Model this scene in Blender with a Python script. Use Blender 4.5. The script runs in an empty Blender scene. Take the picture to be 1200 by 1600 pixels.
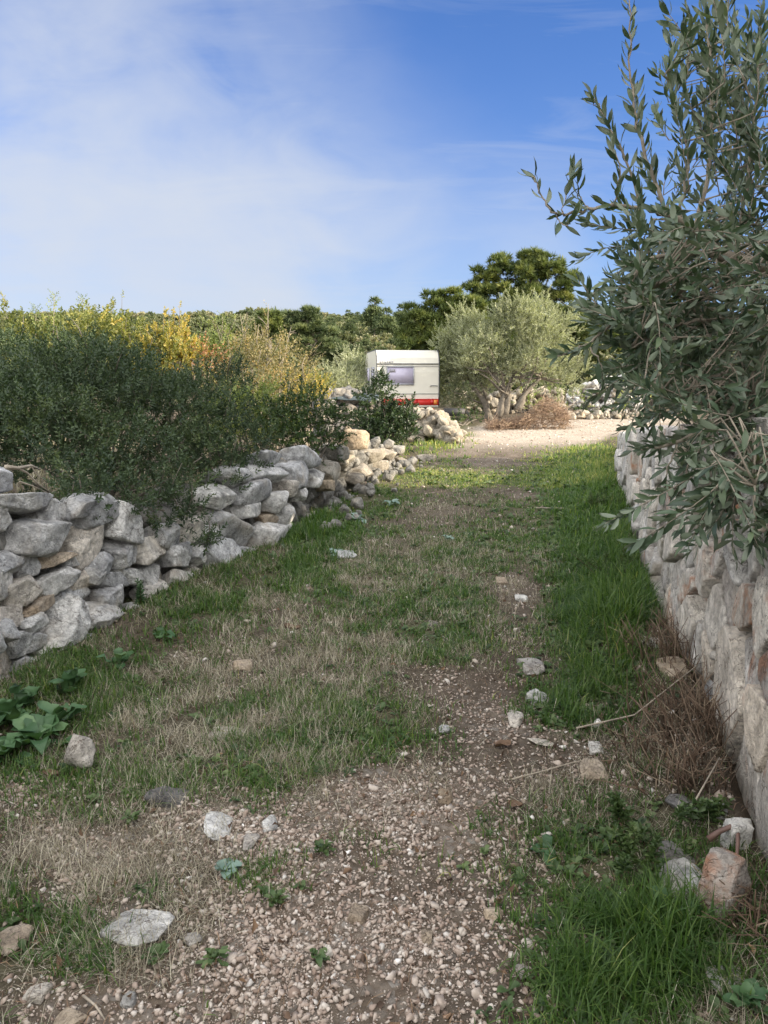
import bpy, bmesh, math, random
import numpy as np
from mathutils import Matrix, Vector, Euler

# ------------------------------------------------------------------ camera, world, sun
SC = bpy.context.scene
COL = SC.collection
rad = math.radians
F = 1155.0                     # focal length in pixels of the 1200x1600 photograph
TH = rad(9.8)                  # camera pitch downwards
CAM = np.array([0.0, 0.0, 1.45])
cd = bpy.data.cameras.new('camera'); co = bpy.data.objects.new('camera', cd); COL.objects.link(co)
cd.sensor_fit = 'VERTICAL'; cd.sensor_height = 36.0; cd.lens = 36.0 * F / 1600.0
cd.clip_start = 0.05; cd.clip_end = 2000
co.location = CAM; co.rotation_euler = (math.pi / 2 - TH, 0, 0)
SC.camera = co
SUN_EL, SUN_ROT = rad(21), rad(107)      # rotation clockwise from +Y
SC.view_settings.view_transform = 'Standard'; SC.view_settings.look = 'None'
SC.view_settings.exposure = 1.12; SC.view_settings.gamma = 1
SC.cycles.max_bounces = 6; SC.cycles.diffuse_bounces = 3; SC.cycles.glossy_bounces = 2
SC.cycles.transmission_bounces = 3; SC.cycles.transparent_max_bounces = 6
SC.cycles.use_denoising = True

def build_world():
    w = bpy.data.worlds.new('World'); SC.world = w; w.use_nodes = True
    nt = w.node_tree; N = nt.nodes; L = nt.links
    bg = N['Background']; bg.inputs[1].default_value = 0.145
    sky = N.new('ShaderNodeTexSky'); sky.sky_type = 'NISHITA'; sky.sun_disc = False
    sky.sun_elevation = SUN_EL; sky.sun_rotation = SUN_ROT
    sky.air_density = 1.0; sky.dust_density = 0.4; sky.ozone_density = 3.0
    tint = N.new('ShaderNodeMix'); tint.data_type = 'RGBA'; tint.blend_type = 'MULTIPLY'
    tint.inputs[0].default_value = 1; L.new(sky.outputs[0], tint.inputs[6])
    tint.inputs[7].default_value = (0.28, 0.42, 0.66, 1)
    tc = N.new('ShaderNodeTexCoord')
    sep = N.new('ShaderNodeSeparateXYZ'); L.new(tc.outputs['Generated'], sep.inputs[0])
    def m(op, a, b=None, c=None, clamp=False):
        n = N.new('ShaderNodeMath'); n.operation = op; n.use_clamp = clamp
        for i, v in enumerate((a, b, c)):
            if v is None: continue
            if isinstance(v, (int, float)): n.inputs[i].default_value = v
            else: L.new(v, n.inputs[i])
        return n.outputs[0]
    X, Y, Z = sep.outputs
    zz = m('ADD', m('MAXIMUM', Z, 0.0), 0.22)
    u = m('DIVIDE', X, zz); v = m('DIVIDE', Y, zz)
    cmb = N.new('ShaderNodeCombineXYZ'); L.new(u, cmb.inputs[0]); L.new(v, cmb.inputs[1])
    def noise(scale, rot, sc, det=6, rough=.55, dist=0.3, off=(0, 0, 0)):
        mp = N.new('ShaderNodeMapping'); mp.inputs['Rotation'].default_value = (0, 0, rad(rot))
        mp.inputs['Scale'].default_value = (sc[0], sc[1], 1); mp.inputs['Location'].default_value = off
        L.new(cmb.outputs[0], mp.inputs[0])
        t = N.new('ShaderNodeTexNoise'); t.inputs['Scale'].default_value = scale
        t.inputs['Detail'].default_value = det; t.inputs['Roughness'].default_value = rough
        t.inputs['Distortion'].default_value = dist
        L.new(mp.outputs[0], t.inputs[0]); return t.outputs[0]
    def lobe(px, py, k, amp):        # broad bank of cirrus centred on one compass direction
        a = (px - 600) / F; b = (800 - py) / F
        d = np.array([a, math.cos(TH) + b * math.sin(TH), -math.sin(TH) + b * math.cos(TH)]); d /= np.linalg.norm(d)
        vm = N.new('ShaderNodeVectorMath'); vm.operation = 'DOT_PRODUCT'
        nm = N.new('ShaderNodeVectorMath'); nm.operation = 'NORMALIZE'; L.new(tc.outputs['Generated'], nm.inputs[0])
        L.new(nm.outputs[0], vm.inputs[0]); vm.inputs[1].default_value = d
        return m('MULTIPLY', m('POWER', m('MAXIMUM', vm.outputs['Value'], 0.0), k), amp)
    streak = noise(1.6, -38, (0.42, 1.3), det=5, rough=.5, off=(3.1, 1.7, 0), dist=.8)
    fine = noise(4.2, -42, (0.40, 1.5), det=8, rough=.6, dist=.9, off=(0.4, 2.2, 0))
    def dnoise(scale, sc, rotx, det, rough, dist, off):
        mp = N.new('ShaderNodeMapping'); mp.inputs['Scale'].default_value = sc; mp.inputs['Rotation'].default_value = (0, rad(rotx), 0); mp.inputs['Location'].default_value = off
        L.new(tc.outputs['Generated'], mp.inputs[0]); t = N.new('ShaderNodeTexNoise'); t.inputs['Scale'].default_value = scale; t.inputs['Detail'].default_value = det
        t.inputs['Roughness'].default_value = rough; t.inputs['Distortion'].default_value = dist; L.new(mp.outputs[0], t.inputs[0]); return t.outputs[0]
    soft = dnoise(3.2, (1, 1, 1.5), 28, 5, .5, .6, (2.3, 0.6, 1.1))
    puff = dnoise(8.5, (.8, 1, 1.7), 25, 6, .55, .7, (5.3, 1.6, 0.4))
    bank = m('ADD', lobe(20, 170, 30, 0.34), lobe(130, 325, 45, 0.42))
    bank = m('ADD', bank, lobe(420, 380, 100, 0.85)); bank = m('ADD', bank, lobe(640, 350, 420, 0.20))
    bank = m('ADD', bank, lobe(850, 395, 260, 0.36)); bank = m('ADD', bank, lobe(-250, 380, 14, 0.3))
    tex = m('ADD', m('MULTIPLY', soft, 1.2), m('MULTIPLY', puff, 0.5)); tex = m('ADD', tex, m('MULTIPLY', streak, 0.3))   # around 1
    cl = m('MULTIPLY', bank, m('MAXIMUM', m('SUBTRACT', m('MULTIPLY', tex, 2.8), 1.8), 0.2))
    # unseen bright veil added behind, beside and overhead as fill light
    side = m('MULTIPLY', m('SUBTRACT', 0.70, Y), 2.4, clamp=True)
    fill_veil = m('MULTIPLY', side, m('SUBTRACT', m('MULTIPLY', tex, 1.2), 0.2))
    wisps = m('MULTIPLY', m('MAXIMUM', m('SUBTRACT', m('ADD', m('MULTIPLY', fine, .6), m('MULTIPLY', streak, .4)), 0.50), 0.0), 1.1)
    hz = m('POWER', m('SUBTRACT', 1.0, m('MAXIMUM', Z, 0.0)), 7.0)
    cl = m('ADD', m('ADD', m('MAXIMUM', cl, 0.0), wisps), m('MULTIPLY', hz, 0.5))
    cl = m('SUBTRACT', 1.0, m('POWER', 2.718, m('MULTIPLY', cl, -1.45)))
    mix = N.new('ShaderNodeMix'); mix.data_type = 'RGBA'; L.new(cl, mix.inputs[0])
    L.new(tint.outputs[2], mix.inputs[6]); mix.inputs[7].default_value = (2.2, 2.36, 2.66, 1)
    mix2 = N.new('ShaderNodeMix'); mix2.data_type = 'RGBA'; L.new(m('MINIMUM', m('MAXIMUM', fill_veil, 0.0), 1.0), mix2.inputs[0])
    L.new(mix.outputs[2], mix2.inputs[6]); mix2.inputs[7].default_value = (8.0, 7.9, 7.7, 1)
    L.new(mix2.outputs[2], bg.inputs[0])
build_world()

sl = bpy.data.lights.new('sun', 'SUN'); so = bpy.data.objects.new('sun', sl); COL.objects.link(so)
sl.energy = 4.8; sl.angle = rad(0.5); sl.color = (1.0, 0.86, 0.66)
SDIR = Vector((math.sin(SUN_ROT) * math.cos(SUN_EL), math.cos(SUN_ROT) * math.cos(SUN_EL), math.sin(SUN_EL)))
so.rotation_euler = SDIR.to_track_quat('Z', 'Y').to_euler(); so.location = SDIR * 60

# ------------------------------------------------------------------ maths helpers
RNG = np.random.default_rng(7)
cT, sT = math.cos(TH), math.sin(TH)
def ray(px, py):
    u = (px - 600) / F; v = (800 - py) / F
    return np.array([u, cT + v * sT, -sT + v * cT])
def at(px, py, Y):
    d = ray(px, py); return CAM + d * (Y / d[1])
def project(P):
    d = np.asarray(P) - CAM
    f = d[..., 1] * cT - d[..., 2] * sT; up = d[..., 1] * sT + d[..., 2] * cT
    f = np.where(np.abs(f) < 1e-3, 1e-3, f)
    return 600 + F * d[..., 0] / f, 800 - F * up / f, f
def _hash(ix, iy, iz, seed):
    h = (ix * 374761393 + iy * 668265263 + iz * 2147483647 + seed * 1274126177) & 0xffffffff
    h = ((h ^ (h >> 13)) * 1274126177) & 0xffffffff
    h = h ^ (h >> 16)
    return (h & 0xffff) / 65535.0
def vnoise(P, seed=0):
    P = np.asarray(P, float)
    i = np.floor(P).astype(np.int64); f = P - i; f = f * f * (3 - 2 * f)
    r = 0
    for dx in (0, 1):
        for dy in (0, 1):
            for dz in (0, 1):
                w = (f[..., 0] if dx else 1 - f[..., 0]) * (f[..., 1] if dy else 1 - f[..., 1]) * (f[..., 2] if dz else 1 - f[..., 2])
                r = r + w * _hash(i[..., 0] + dx, i[..., 1] + dy, i[..., 2] + dz, seed)
    return r * 2 - 1
def fbm(P, oct=4, seed=0, gain=.5):
    P = np.asarray(P, float); a = 1; r = 0; t = 0
    for k in range(oct):
        r = r + a * vnoise(P * 2 ** k + 17.3 * k, seed + k); t += a; a *= gain
    return r / t
def fbm2(x, y, s, oct=4, seed=0):
    return fbm(np.stack([x * s, y * s, np.zeros_like(x) + 3.7], -1), oct, seed)
def sstep(a, b, x):
    t = np.clip((x - a) / (b - a), 0, 1); return t * t * (3 - 2 * t)
def unit(v): v = np.asarray(v, float); return v / max(np.linalg.norm(v), 1e-9)

# ------------------------------------------------------------------ terrain
RW = [(-6, 0.35), (0, 0.78), (2.0, 1.12), (2.9, 1.38), (3.8, 1.56), (5.6, 2.0), (7.6, 2.62), (10, 3.2), (14.2, 4.45), (17, 5.6)]
LW = [(-6, -3.1), (0, -2.55), (3.3, -1.86), (4.3, -1.66), (5.1, -1.46), (6.8, -0.92), (9.0, -0.5), (12.0, 0.15), (14.0, 0.55), (20, 1.6)]
def xR(y): return np.interp(y, [a for a, b in RW], [b for a, b in RW])
def xL(y): return np.interp(y, [a for a, b in LW], [b for a, b in LW])
def wallTopR(y): return np.interp(y, [-6, 2, 4, 7, 10, 14, 16], [1.3, 1.28, 1.2, 1.0, .78, .48, .2])
def hgt(x, y):
    x = np.asarray(x, float); y = np.asarray(y, float)
    z = np.interp(y, [-300, 9, 14, 18, 24, 32, 45, 70, 110, 170, 260], [0, 0, .07, .16, .32, .62, 1.3, 3.6, 8.6, 15.2, 19])
    near = 1 - sstep(20, 60, y)
    z = z + near * (0.05 * fbm2(x, y, .55, 3, 3) + 0.016 * fbm2(x, y, 3.0, 3, 9))
    z = z + (1 - near) * (1.6 * fbm2(x, y, .035, 3, 21))
    # right terrace held by the wall, left field behind the wall
    tr = sstep(0.12, 0.30, x - xR(y)) * (1 - sstep(13.5, 17.5, y))
    z = z + tr * (wallTopR(y) - .06)
    tl = sstep(0.15, 0.5, xL(y) - x) * (1 - sstep(11.5, 15.5, y))
    z = z + tl * 0.42
    # verge banks against both walls
    lane = (x > xL(y)) & (x < xR(y))
    z = z + 0.10 * np.exp(-((x - xR(y)) / .28) ** 2) * (y < 15) * lane + 0.06 * np.exp(-((x - xL(y)) / .35) ** 2) * (y < 13) * lane
    return z
def H(x, y): return float(hgt(np.array([x]), np.array([y]))[0])
def G(px, py):
    d = ray(px, py); t = 1.45 / max(-d[2], 1e-4)
    for _ in range(6):
        p = CAM + d * t; t = (1.45 - H(p[0], p[1])) / max(-d[2], 1e-4)
        t = min(t, 60)
    p = CAM + d * t; p[2] = H(p[0], p[1]); return p

# ------------------------------------------------------------------ mesh / object helpers
def mk(name, V, Fc, mat=None, parent=None, loc=(0, 0, 0), smooth=False, attrs=None):
    """links one mesh object; V are world coordinates, loc is the object's own origin (or its parent's)"""
    V = np.asarray(V, np.float32).reshape(-1, 3)
    me = bpy.data.meshes.new(name)
    off = np.asarray(parent.location if parent is not None else loc, np.float32)
    if parent is not None and parent.parent is not None: off = off + np.asarray(parent.parent.location, np.float32)
    V = V - off
    groups = Fc if isinstance(Fc, (list, tuple)) and len(Fc) and isinstance(Fc[0], np.ndarray) else [np.asarray(Fc, np.int32)]
    groups = [g for g in groups if len(g)]
    me.vertices.add(len(V)); me.vertices.foreach_set('co', V.ravel())
    nl = sum(g.size for g in groups); nf = sum(len(g) for g in groups)
    me.loops.add(nl); me.polygons.add(nf)
    me.loops.foreach_set('vertex_index', np.concatenate([g.ravel() for g in groups]).astype(np.int32))
    tot = np.concatenate([np.full(len(g), g.shape[1], np.int32) for g in groups])
    st = np.concatenate([[0], np.cumsum(tot)[:-1]]).astype(np.int32)
    me.polygons.foreach_set('loop_start', st); me.polygons.foreach_set('loop_total', tot)
    if smooth: me.polygons.foreach_set('use_smooth', np.ones(nf, bool))
    for k, v in (attrs or {}).items():
        a = me.attributes.new(k, 'FLOAT', 'POINT'); a.data.foreach_set('value', np.asarray(v, np.float32))
    me.update(); me.validate()
    if mat: me.materials.append(mat)
    o = bpy.data.objects.new(name, me); COL.objects.link(o)
    if parent is not None: o.parent = parent
    else: o.location = loc
    return o
def tag(o, label=None, cat=None, group=None, kind=None):
    if label: o['label'] = label
    if cat: o['category'] = cat
    if group: o['group'] = group
    if kind: o['kind'] = kind
    elif cat: o['kind'] = 'thing'
    return o
def thing(name, loc, label, cat, group=None):
    o = bpy.data.objects.new(name, None); COL.objects.link(o); o.location = [float(c) for c in loc]
    o.empty_display_size = .1
    return tag(o, label, cat, group)
def copy_thing(root, loc, rz=0, sc=1.0, label=None):
    r = root.copy(); COL.objects.link(r); r.location = [float(c) for c in loc]; r.rotation_euler = (0, 0, rz)
    r.scale = (sc, sc, sc) if not hasattr(sc, '__len__') else sc
    if label: r['label'] = label
    for ch in list(root.children):
        c = ch.copy(); COL.objects.link(c); c.parent = r
        for g in list(ch.children):
            d = g.copy(); COL.objects.link(d); d.parent = c
    return r
class Acc:
    """collects triangles and quads of ONE object"""
    def __init__(s): s.V = []; s.T = []; s.Q = []; s.n = 0; s.A = []
    def add(s, V, T=None, Q=None, a=0.5):
        V = np.asarray(V, float).reshape(-1, 3)
        if T is not None and len(T): s.T.append(np.asarray(T, np.int32).reshape(-1, 3) + s.n)
        if Q is not None and len(Q): s.Q.append(np.asarray(Q, np.int32).reshape(-1, 4) + s.n)
        s.V.append(V); s.A.append(np.broadcast_to(np.asarray(a, float), (len(V),))); s.n += len(V)
    def tube(s, P, R, sides=6, a=.5, jit=0):
        P = np.asarray(P, float); n = len(P); R = np.broadcast_to(np.asarray(R, float), (n,))
        T = np.gradient(P, axis=0); T /= np.linalg.norm(T, axis=1)[:, None] + 1e-9
        ref = np.array([0.31, 0.2, 0.93]) if abs(T[0][2]) < .9 else np.array([1., .1, 0])
        ang = np.arange(sides) / sides * 2 * math.pi
        V = np.zeros((n, sides, 3))
        for i in range(n):
            A = np.cross(T[i], ref); A /= np.linalg.norm(A) + 1e-9; B = np.cross(T[i], A)
            rr = R[i] * (1 + jit * (RNG.random(sides) - .5)) if jit else R[i]
            V[i] = P[i] + (np.cos(ang) * rr)[:, None] * A + (np.sin(ang) * rr)[:, None] * B
        Q = []
        for i in range(n - 1):
            for k in range(sides):
                k2 = (k + 1) % sides
                Q.append((i * sides + k, i * sides + k2, (i + 1) * sides + k2, (i + 1) * sides + k))
        V = V.reshape(-1, 3); V = np.vstack([V, P[:1], P[-1:]]); c0, c1 = n * sides, n * sides + 1
        T3 = [(c0, (k + 1) % sides, k) for k in range(sides)] + [(c1, (n - 1) * sides + k, (n - 1) * sides + (k + 1) % sides) for k in range(sides)]
        s.add(V, T3, Q, a)
    def box(s, lo, hi, a=.5):
        x0, y0, z0 = lo; x1, y1, z1 = hi
        V = [(x0, y0, z0), (x1, y0, z0), (x1, y1, z0), (x0, y1, z0), (x0, y0, z1), (x1, y0, z1), (x1, y1, z1), (x0, y1, z1)]
        s.add(V, None, [(0, 3, 2, 1), (4, 5, 6, 7), (0, 1, 5, 4), (1, 2, 6, 5), (2, 3, 7, 6), (3, 0, 4, 7)], a)
    def build(s, name, mat, parent=None, loc=(0, 0, 0), smooth=False):
        if not s.V: return None
        g = []
        if s.T: g.append(np.vstack(s.T))
        if s.Q: g.append(np.vstack(s.Q))
        return mk(name, np.vstack(s.V), g, mat, parent, loc, smooth, {'var': np.concatenate(s.A)})
def frames(D, roll):
    """rotation matrices whose z axis is D, spun by roll"""
    D = D / (np.linalg.norm(D, axis=1)[:, None] + 1e-9)
    ref = np.where(np.abs(D[:, 2:3]) > .95, np.array([[1., 0, 0]]), np.array([[0, 0, 1.]]))
    A = np.cross(ref, D); A /= np.linalg.norm(A, axis=1)[:, None] + 1e-9
    B = np.cross(D, A)
    c, s_ = np.cos(roll)[:, None], np.sin(roll)[:, None]
    X = A * c + B * s_; Yv = -A * s_ + B * c
    return np.stack([X, Yv, D], axis=2)
def scatter(acc, protos, P, D, S, var, rng, roll=None):
    P = np.asarray(P, float); n = len(P)
    if n == 0: return
    if roll is None: roll = rng.random(n) * 2 * math.pi
    M = frames(np.asarray(D, float), roll); S = np.broadcast_to(np.asarray(S, float), (n,)); var = np.broadcast_to(np.asarray(var, float), (n,))
    which = rng.integers(0, len(protos), n)
    for k, (pv, pt, pa) in enumerate(protos):
        idx = np.where(which == k)[0]
        if not len(idx): continue
        V = np.einsum('nij,vj->nvi', M[idx], pv) * S[idx][:, None, None] + P[idx][:, None, :]
        T = pt[None] + (np.arange(len(idx)) * len(pv))[:, None, None]
        a = np.clip(var[idx][:, None] + pa[None], 0, 1)
        acc.add(V.reshape(-1, 3), T.reshape(-1, 3), None, a.ravel())
def proto_sprig(rng, n, L, ll, lw, spread=.9, pairs=True, curl=.25, tipdense=0.0):
    """twig of n leaves along +z, each leaf two folded triangles"""
    V = []; T = []; A = []
    for i in range(n):
        t = ((i // 2 if pairs else i) + .5) / ((n // 2) if pairs else n)
        t = t ** (1 - tipdense)
        az = (i % 2) * math.pi + (i // 2) * 1.57 if pairs else i * 2.4
        az += rng.normal(0, .25); el = spread * (1.05 - .55 * t) + rng.normal(0, .15)
        d = np.array([math.cos(az) * math.sin(el), math.sin(az) * math.sin(el), math.cos(el)])
        side = np.cross(d, [0, 0, 1.]); side = unit(side) if np.linalg.norm(side) > 1e-3 else np.array([1., 0, 0])
        side = unit(side + rng.normal(0, .35, 3)); up = unit(np.cross(side, d))
        l = ll * (rng.uniform(.75, 1.2)) * (1 - .25 * t); w = lw * rng.uniform(.8, 1.2)
        b = np.array([0, 0, t * L]); mid = b + d * l * .5 + up * l * .06
        tip = b + d * l - up * l * curl * .4
        k = len(V); V += [b, mid + side * w * .5 + up * w * .18, tip, mid - side * w * .5 + up * w * .18]
        T += [(k, k + 1, k + 2), (k, k + 2, k + 3)]; A += [rng.normal(0, .1)] * 4
    return np.array(V), np.array(T, np.int32), np.array(A)
def proto_tuft(rng, n, L, w, cone=.9):
    V = []; T = []; A = []
    for i in range(n):
        az = rng.random() * 6.283; el = cone * math.sqrt(rng.random())
        d = np.array([math.cos(az) * math.sin(el), math.sin(az) * math.sin(el), math.cos(el)])
        side = unit(np.cross(d, rng.normal(0, 1, 3))); l = L * rng.uniform(.6, 1.1); k = len(V)
        b = d * l * .12
        V += [b + side * w, b - side * w, d * l]; T += [(k, k + 1, k + 2)]; A += [rng.normal(0, .08)] * 3
    return np.array(V), np.array(T, np.int32), np.array(A)
def clumps_points(rng, centres, radii, per, flat=1.0, inner=.35, bias=(0, 0, .35)):
    """points in the outer part of each clump with outward directions; per = count for radius 1"""
    P = []; D = []; Cn = []
    for c, r in zip(centres, radii):
        n = max(4, int(per * r * r))
        d = rng.normal(0, 1, (n, 3)); d /= np.linalg.norm(d, axis=1)[:, None]
        up_ = rng.random(n) < .72; d[:, 2] = np.where(up_, np.abs(d[:, 2]), d[:, 2])
        rr = r * (1 - inner * rng.random(n) ** 1.5)
        P.append(c + d * rr[:, None] * [1, 1, flat]); D.append(d + np.array(bias) + rng.normal(0, .35, (n, 3)))
        Cn.append(np.full(n, rng.normal(0, 1)))
    return np.vstack(P), np.vstack(D), np.concatenate(Cn)

# ------------------------------------------------------------------ materials
def newmat(name):
    m = bpy.data.materials.new(name); m.use_nodes = True
    nt = m.node_tree; return m, nt, nt.nodes, nt.links, nt.nodes['Principled BSDF']
def ramp(N, stops):
    r = N.new('ShaderNodeValToRGB'); e = r.color_ramp.elements
    while len(e) < len(stops): e.new(.5)
    for x, (p, c) in zip(e, stops): x.position = p; x.color = (*c, 1)
    return r
def noise_node(N, L, scale, det=4, vec=None, rough=.55, dist=0):
    t = N.new('ShaderNodeTexNoise'); t.inputs['Scale'].default_value = scale; t.inputs['Detail'].default_value = det
    t.inputs['Roughness'].default_value = rough; t.inputs['Distortion'].default_value = dist
    if vec is not None: L.new(vec, t.inputs[0])
    return t
def mixc(N, L, fac, a, b, blend='MIX'):
    n = N.new('ShaderNodeMix'); n.data_type = 'RGBA'; n.blend_type = blend
    for s, v in ((n.inputs[0], fac), (n.inputs[6], a), (n.inputs[7], b)):
        if isinstance(v, (int, float)): s.default_value = v
        elif isinstance(v, tuple): s.default_value = (*v, 1) if len(v) == 3 else v
        else: L.new(v, s)
    return n.outputs[2]
def m_plain(name, col, rough=.5, metal=0, bump=0, bscale=40, var=.12):
    m, nt, N, L, b = newmat(name); g = N.new('ShaderNodeNewGeometry')
    t = noise_node(N, L, bscale * .3, 5, g.outputs['Position'])
    r = ramp(N, [(.3, tuple(c * (1 - var) for c in col)), (.7, tuple(min(1, c * (1 + var)) for c in col))]); L.new(t.outputs[0], r.inputs[0])
    L.new(r.outputs[0], b.inputs['Base Color']); b.inputs['Roughness'].default_value = rough; b.inputs['Metallic'].default_value = metal
    if bump:
        t2 = noise_node(N, L, bscale, 4, g.outputs['Position']); bp = N.new('ShaderNodeBump'); bp.inputs['Strength'].default_value = bump
        bp.inputs['Distance'].default_value = .01; L.new(t2.outputs[0], bp.inputs['Height']); L.new(bp.outputs[0], b.inputs['Normal'])
    return m
def m_leaf(name, stops, back=None, trans=.25, rough=.55, tcol=None, spec=.4):
    m, nt, N, L, b = newmat(name)
    at_ = N.new('ShaderNodeAttribute'); at_.attribute_name = 'var'
    r = ramp(N, stops); L.new(at_.outputs['Fac'], r.inputs[0]); col = r.outputs[0]
    if back:
        g = N.new('ShaderNodeNewGeometry'); col = mixc(N, L, g.outputs['Backfacing'], col, back)
    L.new(col, b.inputs['Base Color']); b.inputs['Roughness'].default_value = rough
    b.inputs['Specular IOR Level'].default_value = spec
    if trans:
        tr = N.new('ShaderNodeBsdfTranslucent'); tc_ = mixc(N, L, 1.0, r.outputs[0], tcol or (1.5, 1.6, .7), 'MULTIPLY'); L.new(tc_, tr.inputs[0])
        mx = N.new('ShaderNodeMixShader'); mx.inputs[0].default_value = trans
        L.new(b.outputs[0], mx.inputs[1]); L.new(tr.outputs[0], mx.inputs[2]); L.new(mx.outputs[0], N['Material Output'].inputs[0])
    return m
def m_rock(name, lo, hi, stain=0.0, vert=False, stain_col=(.42, .17, .07), warm=(.46, .40, .32), lichen=.5, grain=0.0):
    m, nt, N, L, b = newmat(name)
    g = N.new('ShaderNodeNewGeometry'); oi = N.new('ShaderNodeObjectInfo'); pos = g.outputs['Position']
    if vert:
        mpv = N.new('ShaderNodeMapping'); mpv.inputs['Scale'].default_value = (1, 1, .92); L.new(pos, mpv.inputs[0]); base_v = mpv.outputs[0]
    else: base_v = pos
    n1 = noise_node(N, L, 6.0, 8, base_v, .66, .5); r1 = ramp(N, [(.36, lo), (.62, hi)]); L.new(n1.outputs[0], r1.inputs[0])
    col = r1.outputs[0]
    # per stone tone
    rr = ramp(N, [(0, (.70, .71, .73)), (.3, (.90, .90, .91)), (.6, (1.04, 1.03, 1.01)), (.85, (1.14, 1.12, 1.08)), (1, (1.10, 1.0, .88))]); L.new(oi.outputs['Random'], rr.inputs[0])
    col = mixc(N, L, 1.0, col, rr.outputs[0], 'MULTIPLY')
    nf = noise_node(N, L, 30, 6, base_v, .75, .3); rf = ramp(N, [(.32, (.55, .55, .56)), (.5, (.95, .95, .95)), (.68, (1.22, 1.22, 1.22))]); L.new(nf.outputs[0], rf.inputs[0])
    col = mixc(N, L, 1.0, col, rf.outputs[0], 'MULTIPLY')
    # warm weathered patches
    n2 = noise_node(N, L, 3.1, 5, pos, .6, .8); w = ramp(N, [(.54, (0, 0, 0)), (.70, (1, 1, 1))]); L.new(n2.outputs[0], w.inputs[0])
    wm = N.new('ShaderNodeMath'); wm.operation = 'MULTIPLY'; L.new(w.outputs[0], wm.inputs[0]); wm.inputs[1].default_value = .6
    col = mixc(N, L, wm.outputs[0], col, warm)
    # dark lichen speckle
    n3 = noise_node(N, L, 34, 5, pos, .7); n4 = noise_node(N, L, 4.3, 3, pos)
    md = N.new('ShaderNodeMath'); md.operation = 'ADD'; L.new(n3.outputs[0], md.inputs[0]); L.new(n4.outputs[0], md.inputs[1])
    lr = ramp(N, [(.56, (0, 0, 0)), (.66, (1, 1, 1))]); hm = N.new('ShaderNodeMath'); hm.operation = 'MULTIPLY'; hm.inputs[1].default_value = .5
    L.new(md.outputs[0], hm.inputs[0]); L.new(hm.outputs[0], lr.inputs[0])
    lm = N.new('ShaderNodeMath'); lm.operation = 'MULTIPLY'; L.new(lr.outputs[0], lm.inputs[0]); lm.inputs[1].default_value = lichen
    col = mixc(N, L, lm.outputs[0], col, (.13, .13, .125))
    if stain:
        n5 = noise_node(N, L, 2.6, 5, pos, .65, 1.0); sr = ramp(N, [(.62 - .16 * stain, (0, 0, 0)), (.72 - .12 * stain, (1, 1, 1))]); L.new(n5.outputs[0], sr.inputs[0])
        s2 = N.new('ShaderNodeMath'); s2.operation = 'MULTIPLY'; L.new(sr.outputs[0], s2.inputs[0]); s2.inputs[1].default_value = min(1, .55 + .3 * stain)
        col = mixc(N, L, s2.outputs[0], col, stain_col)
    vc = N.new('ShaderNodeTexVoronoi'); vc.feature = 'DISTANCE_TO_EDGE'; vc.inputs['Scale'].default_value = 7.5
    nw = noise_node(N, L, 6, 5, pos, .6); vw = N.new('ShaderNodeVectorMath'); vw.operation = 'MULTIPLY_ADD'; L.new(nw.outputs['Color'], vw.inputs[0]); vw.inputs[1].default_value = (.34, .34, .34); L.new(pos, vw.inputs[2]); L.new(vw.outputs[0], vc.inputs['Vector'])
    cr = ramp(N, [(0, (.28, .26, .24)), (.012, (.62, .60, .58)), (.035, (1, 1, 1))]); L.new(vc.outputs['Distance'], cr.inputs[0])
    cm = noise_node(N, L, 3.3, 2, pos); cmr = ramp(N, [(.45, (0, 0, 0)), (.58, (1, 1, 1))]); L.new(cm.outputs[0], cmr.inputs[0])
    col = mixc(N, L, cmr.outputs[0], col, mixc(N, L, 1.0, col, cr.outputs[0], 'MULTIPLY'))
    vp = N.new('ShaderNodeTexVoronoi'); vp.inputs['Scale'].default_value = 55; L.new(pos, vp.inputs['Vector']); pr_ = ramp(N, [(.10, (.40, .39, .37)), (.24, (1, 1, 1))]); L.new(vp.outputs['Distance'], pr_.inputs[0])
    pm = noise_node(N, L, 9, 3, pos); pmr = ramp(N, [(.52, (0, 0, 0)), (.6, (1, 1, 1))]); L.new(pm.outputs[0], pmr.inputs[0])
    col = mixc(N, L, pmr.outputs[0], col, mixc(N, L, 1.0, col, pr_.outputs[0], 'MULTIPLY'))
    L.new(col, b.inputs['Base Color']); b.inputs['Roughness'].default_value = .9; b.inputs['Specular IOR Level'].default_value = .25
    # bump: strata + pits
    mp = N.new('ShaderNodeMapping'); mp.inputs['Scale'].default_value = (1, 1, 1); L.new(pos, mp.inputs[0])
    if vert: mp.inputs['Scale'].default_value = (1, 1, .95)
    nb = noise_node(N, L, 20, 8, mp.outputs[0], .72, .6)
    vo = N.new('ShaderNodeTexVoronoi'); vo.feature = 'DISTANCE_TO_EDGE'; vo.inputs['Scale'].default_value = 9
    nd = noise_node(N, L, 5, 4, pos); va = N.new('ShaderNodeVectorMath'); va.operation = 'ADD'; L.new(pos, va.inputs[0]); L.new(nd.outputs['Color'], va.inputs[1]); L.new(va.outputs[0], vo.inputs['Vector'])
    vr = ramp(N, [(0, (0, 0, 0)), (.05, (1, 1, 1))]); L.new(vo.outputs['Distance'], vr.inputs[0])
    ad = N.new('ShaderNodeMath'); ad.operation = 'MULTIPLY_ADD'; L.new(vr.outputs[0], ad.inputs[0]); ad.inputs[1].default_value = .18; L.new(nb.outputs[0], ad.inputs[2])
    bp = N.new('ShaderNodeBump'); bp.inputs['Strength'].default_value = .9; bp.inputs['Distance'].default_value = .04
    L.new(ad.outputs[0], bp.inputs['Height']); L.new(bp.outputs[0], b.inputs['Normal'])
    return m
MT = {}
MT['rock'] = m_rock('grey_limestone', (.33, .33, .332), (.82, .815, .81), lichen=.6)
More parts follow.
